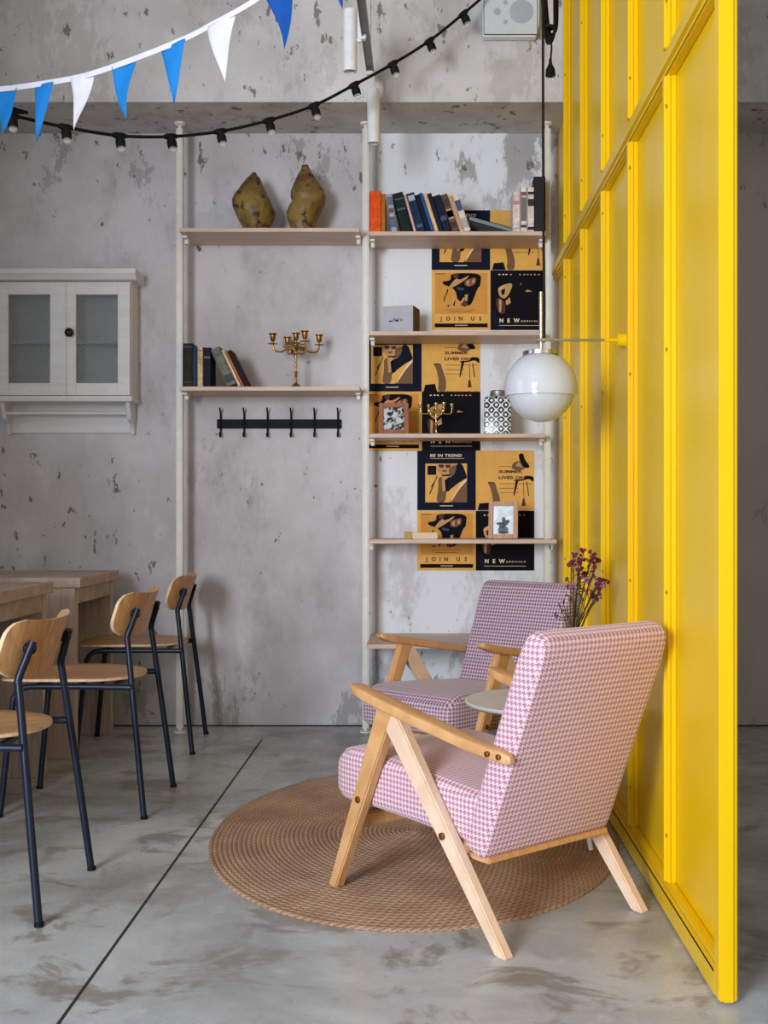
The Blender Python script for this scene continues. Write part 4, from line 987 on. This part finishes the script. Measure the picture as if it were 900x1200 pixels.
# ------------------------------------------------------------------ track and spotlights
TXx, TZt = -.239, 2.955
tr = thing('light_track', 'grey ceiling light track hung on wires, running towards the back wall', 'light track', (TXx, 3.6, TZt))
b = nb(); L = 5.155 - 3.0
for dx, dz, sx, sz in ((-.014, .0, .004, .03), (.014, .0, .004, .03), (0, .013, .028, .004), (0, -.002, .026, .003)): box(b, (dx, (3.0 + 5.155) / 2 - 3.6, dz), (sx, L, sz))
obj('rail', b, M['alu'], tr, smooth=False)
for y in (5.10, 3.9): b = nb(); tube(b, [(.004, y - 3.6, .015), (.004, y - 3.6, ZC - TZt)], .0012, 6); obj('hanging_wire', b, M['alu'], tr)
b = nb(); box(b, (0, 5.158 - 3.6, 0), (.034, .008, .036), bev=.002); obj('end_cap', b, M['white_steel'], tr)
def spot(px, y0, y1, rp, Y, stem, label):
    k = Y / F_PX; zt_, zb = EYE - (y0 - CY) * k, EYE - (y1 - CY) * k; x = (px - CX) * k; r_ = rp * k; h = zt_ - zb
    t = thing('spotlight', label, 'spotlight', (x, Y, zb), 0, 'white track spotlights')
    b = nb(); lathe(b, [(0, .004), (r_ * .78, .004), (r_ * .80, 0), (r_ * .96, 0), (r_, .003), (r_, .022), (r_ * .985, .024), (r_, .026), (r_, h - .006), (r_ * .94, h), (0, h)], 28); obj('body', b, M['white_lac'], t)
    b = nb(); lathe(b, [(0, .0035), (r_ * .77, .0035)], 20); obj('lens', b, M['opal'], t)
    b = nb()
    if stem:
        xs = (421.5 - CX) * k - x; zl = EYE - (50 - CY) * k - zb
        box(b, (xs, 0, (zl + TZt - zb + .22) / 2), (.015, .02, TZt - zb + .22 - zl), bev=.002); tube(b, [(r_ * .9, 0, zl + .01), (xs, 0, zl + .01)], .007, 10); box(b, (TXx - x - .014, 0, TZt - zb - .01), (abs(TXx - x - xs) + .01, .03, .03), bev=.003)
    else:
        tube(b, [(0, 0, h - .002), (0, 0, TZt - zb - .016)], .006, 10); box(b, (TXx - x, 0, TZt - zb - .022), (.03, .03, .016), bev=.003)
    obj('mount', b, M['white_lac'], t)
spot(410.2, 12, 84, 8.2, 4.74, True, 'white cylinder spotlight at the top edge, nearer of the two on the track')
spot(437.8, 105, 168, 7.4, 5.11, False, 'white cylinder spotlight at the end of the track, in front of the beam')

# ------------------------------------------------------------------ wall speaker
sk = thing('wall_speaker', 'white box loudspeaker mounted high on the concrete beam', 'speaker', (.378, 5.226, 3.115))
b = nb(); prism(b, [(-.122, .004), (.112, .004), (.124, .06), (.124, .20), (-.124, .20), (-.124, .012)], -.055, -.004, 'xz', .006, 2); obj('cabinet', b, M['spk'], sk)
b = nb(); box(b, (-.002, -.057, .104), (.238, .006, .190), bev=.003); g_ = obj('grille', b, M['grille'], sk)
b = nb(); lathe(b, [(.052, -.060), (.052, -.0625), (.046, -.0635), (.0, -.0620)], 32, (.045, 0, .110), axis='y'); obj('woofer', b, M['cone'], g_)
b = nb(); lathe(b, [(.016, -.060), (.016, -.0625), (.0, -.0630)], 20, (-.062, 0, .11), axis='y'); obj('tweeter', b, M['cone'], g_)
for x, z in ((-.025, .15), (-.025, .065)): b = nb(); lathe(b, [(.010, -.060), (.010, -.062), (0, -.0625)], 14, (x, 0, z), axis='y'); obj('port', b, M['cone'], g_)

# ------------------------------------------------------------------ light and camera
def area(name, loc, aim, sx, sy, power, col=(1, 1, 1)):
    l = bpy.data.lights.new(name, 'AREA'); l.shape = 'RECTANGLE'; l.size = sx; l.size_y = sy; l.energy = power; l.color = col
    o = bpy.data.objects.new(name, l); C.objects.link(o); o.location = loc
    o.rotation_euler = (Vector(aim) - Vector(loc)).to_track_quat('-Z', 'Y').to_euler(); return o
area('shopfront_daylight', (-2.6, -2.3, 1.9), (-.2, 5.6, 1.3), 1.6, 1.9, 450, (.90, .95, 1.0))
area('left_window_daylight', (-4.5, .9, 2.1), (0, 3.0, 1.0), 4.6, 2.6, 50, (.88, .94, 1.0))
w = bpy.data.worlds.new('daylight'); bpy.context.scene.world = w; w.use_nodes = True
bg = w.node_tree.nodes['Background']; bg.inputs[0].default_value = (.86, .93, 1.0, 1); bg.inputs[1].default_value = .72
cam = bpy.data.cameras.new('camera'); co = bpy.data.objects.new('camera', cam); C.objects.link(co)
co.location = (0, 0, EYE); co.rotation_euler = (PI / 2, 0, 0); cam.sensor_width = 36; cam.sensor_fit = 'AUTO'
cam.lens = F_PX * 36 / 1200; cam.shift_x = -(CX - 450) / 1200; cam.shift_y = 0.0; cam.clip_start = .05
sc = bpy.context.scene; sc.camera = co
sc.view_settings.view_transform = 'Standard'; sc.view_settings.look = 'None'; sc.view_settings.gamma = 1; sc.view_settings.use_curve_mapping = False
sc.view_settings.exposure = -0.22
sc.cycles.use_denoising = True; sc.cycles.max_bounces = 8; sc.cycles.diffuse_bounces = 4
